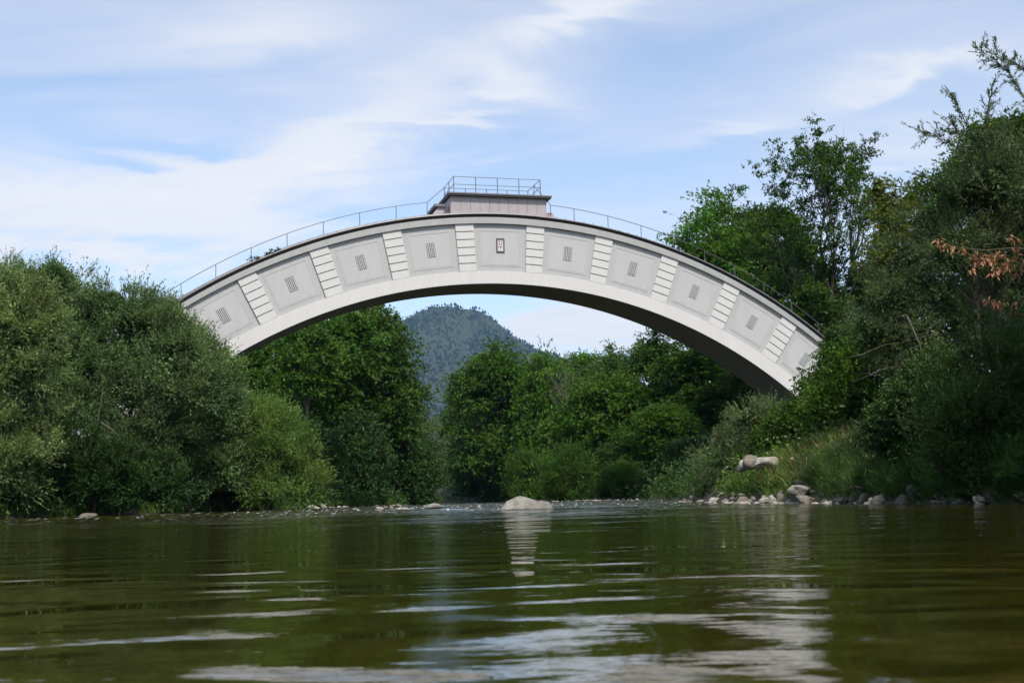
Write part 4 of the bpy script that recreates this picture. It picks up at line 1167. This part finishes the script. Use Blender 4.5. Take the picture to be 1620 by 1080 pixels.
RB = [('brownish stone at the left tip of the right bank', 1083, 7, 6, 'rockpink', 0, 0), ('low white stone at the left tip of the right bank', 1092, 15, 4, 'rock', -.6, 0), ('flat mossy yellowish stone near the left tip of the right bank', 1108, 15, 6, 'boulder', 0, 0),
      ('rounded pale stone below the narrow-leaved shrub', 1128, 23, 9, 'rock', 0, 0), ('grey stone right of the rounded pale one below the shrub', 1148, 17, 8, 'rockpink', .3, 0), ('tiny flat white stone at the waterline below the shrub', 1158, 8, 3, 'rock', -.7, 0),
      ('dull brown stone half way along the stony shore', 1174, 24, 10, 'rockpink', .5, 0), ('flat cream stone at the waterline in front of the brown one', 1178, 16, 4, 'rock', -.6, 0), ('small flat cream stone left of the three leaning stones', 1193, 11, 4, 'boulder', -.5, 0),
      ('left one of the three leaning stones before the grass slope', 1208, 16, 11, 'rock', 0, 0), ('middle rounded one of the three leaning stones', 1221, 15, 15, 'rock', .1, 0), ('right greyish one of the three leaning stones', 1234, 15, 17, 'rockpink', .3, 0),
      ('yellow flat stone in front of the three leaning stones', 1211, 19, 5, 'boulder', -.7, 0), ('lower pinkish stone under the big white one', 1276, 38, 13, 'rockpink', -.2, 0),
      ('shadowed stone in the gap left of the pinkish one', 1252, 16, 9, 'rockdark', .1, 0),  # its shadow is put into the dark stone colour
      ('dark low stone right of the stacked boulders', 1306, 26, 9, 'rockdark', .1, 0), ('dark riprap stone left of the driftwood stick', 1333, 30, 11, 'rockdark', .1, 0), ('pale edged riprap stone under the driftwood stick', 1368, 22, 14, 'rockpink', .3, .04),
      ('small pale stone at the waterline in the riprap', 1379, 13, 8, 'rock', -.4, 0), ('brown sloping riprap stone right of the driftwood stick', 1398, 34, 20, 'rockpink', .4, 0), ('dark stone at the right end of the riprap', 1430, 30, 16, 'rockdark', .3, 0),
      ('dark stone with a cracked face behind the riprap', 1446, 22, 20, 'rockdark', .9, .1), ('flat grey stone under the hanging grass', 1487, 22, 6, 'rockpink', -.1, 0), ('mossy stone between the flat grey one and the pale one', 1524, 22, 10, 'rockdark', .1, 0),
      ('pale pointed stone at the water edge near the right corner', 1549, 24, 13, 'rock', -.3, 0), ('tall dark stone behind the pale pointed one', 1566, 24, 27, 'rockdark', .2, 0), ('reddish stone topping the tall dark one', 1560, 20, 15, 'rockpink', .9, .25)]
for i, (lab, px, wp, hp, mt, off, lift) in enumerate(RB):
    rock(lab, px, shoreD(px) + off, wp, hp, 40 + i, mt, lift=lift, group='stones along the right shore', rz=i * .7 % .6)
d0 = shoreD(1270)
rock('big whitish boulder resting on the pinkish one at the right bank', 1269, d0 + .1, 42, 20, 80, 'rock', dz=.22, sink=.05, sub=4)
rock('grey boulder behind the big whitish one', 1270, d0 + .9, 30, 14, 81, 'rockpink', dz=.50, sink=.1)
rock('long whitish rock slab showing on the bank behind the grass', 1215, 49.5, 46, 16, 82, 'rock', dz=P(1215, 738, 49.5).z, sink=.2, sub=4)
rock('small whitish rock chunk low left of the rock slab', 1176, 50.5, 20, 16, 83, 'rock', dz=P(1176, 745, 50.5).z, sink=.2)
rock('grey rock between the slab and the whitish chunk', 1192, 50.2, 26, 20, 84, 'rockpink', dz=P(1192, 740, 50.2).z, sink=.2)


def gravel(name, label, spots, seed, material):
    rng = np.random.default_rng(seed); V_, F_ = [], []; o_ = 0
    base = [rock_mesh(300 + i, 1, 1, .6, 1, 8, .03) for i in range(5)]
    for (n, y0, y1, side, d0, d1, s0, s1) in spots:
        y = rng.uniform(y0, y1, n); d = rng.uniform(d0, d1, n)
        x = np.interp(y, _yR, _xR) + d if side > 0 else np.interp(y, _yL, _xL) - d
        for a, b in zip(x, y):
            v, f = base[rng.integers(5)]; k = rng.uniform(s0, s1); t = rng.uniform(0, 6)
            c, q = math.cos(t), math.sin(t)
            V_.append(np.stack([(v[:, 0] * c - v[:, 1] * q) * k + a, (v[:, 0] * q + v[:, 1] * c) * k + b, v[:, 2] * k + max(gz(a, b), wz(b) - .02) + .03 * k], -1)); F_.append(f + o_); o_ += len(v)
    o = link(name, mesh_np(name, np.concatenate(V_), np.concatenate(F_), M[material])); tagp(o, label, 'gravel', kind='stuff')


gravel('gravel', 'small pale stones strewn along the right waterline', [(170, 36, 62, 1, -.5, .35, .08, .3)], 1, 'rock')
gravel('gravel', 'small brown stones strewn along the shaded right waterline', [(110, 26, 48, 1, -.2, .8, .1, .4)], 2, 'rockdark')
gravel('gravel', 'thin pale gravel bar at the far end of the river', [(190, 88, 128, 1, -4.5, .3, .12, .4), (40, 70, 110, -1, -.6, .2, .1, .35)], 3, 'rock')


# ------------------------------------------------------------------ ground cover
def scatter(rng, n, y0, y1, side, d0, d1, ypow=1.0):
    y = y0 + (y1 - y0) * rng.random(n) ** ypow
    d = rng.uniform(d0, d1, n)
    x = np.interp(y, _yR, _xR) + d if side > 0 else np.interp(y, _yL, _xL) - d
    return x, y


def cover(name, label, cat, parts, material, style, ntw, K, rad, L_, W_, seed):
    rng = np.random.default_rng(seed); ps = []
    for a in parts:
        x, y = scatter(rng, *a); ps.append(np.stack([x, y, ground_z(x, y)], -1))
    p = np.concatenate(ps); keep = p[:, 2] > .02; p = p[keep]
    if len(p) == 0: return
    c = dict(pos=p + np.array([0, 0, rad * .35]), out=unit(rng.normal(0, .3, p.shape) + np.array([0, 0, 1.0])), rad=rad * rng.uniform(.5, 1.4, len(p)))
    global TRI
    TRI = True; v = sprays(rng, c, None, ntw, K, L_, W_, style); TRI = False
    o = link(name, mesh_np(name, v, np.arange(len(v)).reshape(-1, 3), M[material])); tagp(o, label, cat, kind='stuff')


cover('undergrowth', 'dark leafy undergrowth along both banks', 'undergrowth', [(330, 50, 110, -1, -.1, 2.5), (160, 20, 90, -1, 1, 14), (450, 90, 200, -1, -.2, 12), (500, 60, 200, 1, -.3, 14), (150, 150, 200, 1, -8, 30)], 'deep', 'puff', 11, 9, .95, .22, .13, 1)
cover('undergrowth', 'leafy undergrowth on the near right bank', 'undergrowth', [(520, 24, 75, 1, .5, 9), (260, -10, 24, 1, .3, 11)], 'broad', 'puff', 12, 10, .5, .12, .075, 2)
cover('hanging_grass', 'drooping dark sedge hanging over the shaded right bank', 'grass', [(900, 22, 44, 1, -.1, 3.2)], 'deep', 'willow', 14, 9, .5, .30, .012, 3)


def grass(name, label, n, y0, y1, d0, d1, L_, W_, material, seed, side=1, lean=.3, tuft=10):
    rng = np.random.default_rng(seed)
    x, y = scatter(rng, n // tuft, y0, y1, side, d0, d1)
    ok = ground_z(x, y) > .05; x, y = x[ok], y[ok]
    i = np.repeat(np.arange(len(x)), tuft); m_ = len(i)
    x = x[i] + rng.normal(0, .12, m_); y = y[i] + rng.normal(0, .12, m_)
    b = np.stack([x, y, ground_z(x, y) - .02], -1)
    s = rng.uniform(.45, 1.2, m_)
    ax = unit(np.stack([rng.normal(-.12, lean, m_), rng.normal(-.1, lean, m_), np.ones(m_)], -1))
    side_ = unit(np.cross(ax, rng.normal(0, 1, (m_, 3))))
    dr = np.stack([ax[:, 0], ax[:, 1], np.full(m_, -.25)], -1)
    L1 = (L_ * s)[:, None]; mid_ = b + ax * L1 * .6; tip = b + ax * L1 * .95 + dr * L1 * .35
    v = np.stack([b - side_ * W_ * .4, b + side_ * W_ * .4, mid_ + side_ * W_ * .5, tip, mid_ - side_ * W_ * .5], 1).reshape(-1, 3)
    f = np.arange(len(v)).reshape(-1, 5)
    o = link(name, mesh_np(name, v, f, M[material])); tagp(o, label, 'grass', kind='stuff')


grass('grass', 'long green grass on the lit right bank slope', 24000, 35.5, 54, .2, 5.5, .62, .018, 'grass', 1, lean=.45)
cover('weeds', 'broad-leaved weeds mixed into the grass of the right bank', 'weeds', [(420, 36, 56, 1, .3, 6)], 'lightbush', 'puff', 10, 8, .34, .10, .06, 31)
cover('weeds', 'dark leafy weeds in patches on the right bank', 'weeds', [(260, 30, 55, 1, .2, 6)], 'broad', 'willow', 10, 9, .5, .13, .035, 32)
grass('dry_grass', 'dry yellowish stalks among the grass of the right bank', 5500, 36, 50, .4, 4.5, .95, .012, 'dry', 2, lean=.2, tuft=5)
grass('grass', 'dark grass tufts at the waterline of the left bank', 16000, 50, 115, .0, 1.4, .75, .03, 'grass', 3, side=-1)
grass('grass', 'short grass at the foot of the far right bank', 12000, 58, 140, .1, 3, .6, .035, 'deep', 4)
grass('grass', 'tall green grass half covering the pale rock slab', 2600, 46.5, 49.5, 1.0, 3.2, .75, .02, 'grass', 9, lean=.3)
grass('grass', 'dark sedge hanging between the shaded stones at the right', 9000, 25, 38, -.05, .9, .6, .016, 'deep', 10, lean=.6)
rng = np.random.default_rng(77); x, y = scatter(rng, 90, 35, 56, 1, .6, 5)
nf = len(x); b = np.stack([x, y, ground_z(x, y) + rng.uniform(.5, 1.0, nf)], -1); b = np.repeat(b, 7, 0) + rng.normal(0, .025, (nf * 7, 3))
v = leaves(rng, b, unit(rng.normal(0, 1, b.shape)), np.full(len(b), .045), np.full(len(b), .04))
o = link('wildflowers', mesh_np('wildflowers', v, np.arange(len(v)).reshape(-1, 4), M['flower'])); tagp(o, 'tiny cream wildflowers dotted over the grass slope', 'flowers', kind='stuff')

# moss and weeds in the gutter left of the crown
for i, (px, lab) in enumerate(((407, 'left one of the three weed tufts growing on the roof edge of the arch'), (427, 'middle one of the three weed tufts on the roof edge of the arch'), (441, 'right one of the three weed tufts on the roof edge of the arch'))):
    best = min(range(-1000, 1000), key=lambda k: abs(((BR_M @ Vector(top(k / 1000, .1, -.1))) - Vector((0, 0, CAM_H))).x / (BR_M @ Vector(top(k / 1000, .1, -.1))).y - P(px, 400, 1).x))
    p = BR_M @ Vector(top(best / 1000, .08, -.1)); nr = np.random.default_rng(i)
    c = dict(pos=np.zeros((5, 3)) + nr.normal(0, .12, (5, 3)) * np.array([1.6, .5, .2]), out=np.tile([0, 0, 1.0], (5, 1)), rad=np.full(5, .16))
    v = sprays(nr, c, None, 8, 7, .09, .05, 'puff')
    o = link('roof_weed', mesh_np('roof_weed', v, np.arange(len(v)).reshape(-1, 4), M['deep'])); o.location = p; tagp(o, lab, 'weed', 'weeds on the roof edge')

# ------------------------------------------------------------------ haze
m = MB(); m.box(-7000, 7000, -7000, 7000, -3.2, 760)
hm = bpy.data.materials.new('haze'); hm.use_nodes = True
hn, hl = hm.node_tree.nodes, hm.node_tree.links
hn.remove(hn['Principled BSDF'])
pv = hn.new('ShaderNodeVolumePrincipled'); pv.inputs['Color'].default_value = (.30, .58, 1, 1); pv.inputs['Density'].default_value = .000048
pv.inputs['Anisotropy'].default_value = 0
hl.new(pv.outputs[0], hn['Material Output'].inputs['Volume'])
tagp(m.build('haze', hm), 'thin bluish summer haze over the valley', 'haze', kind='stuff')
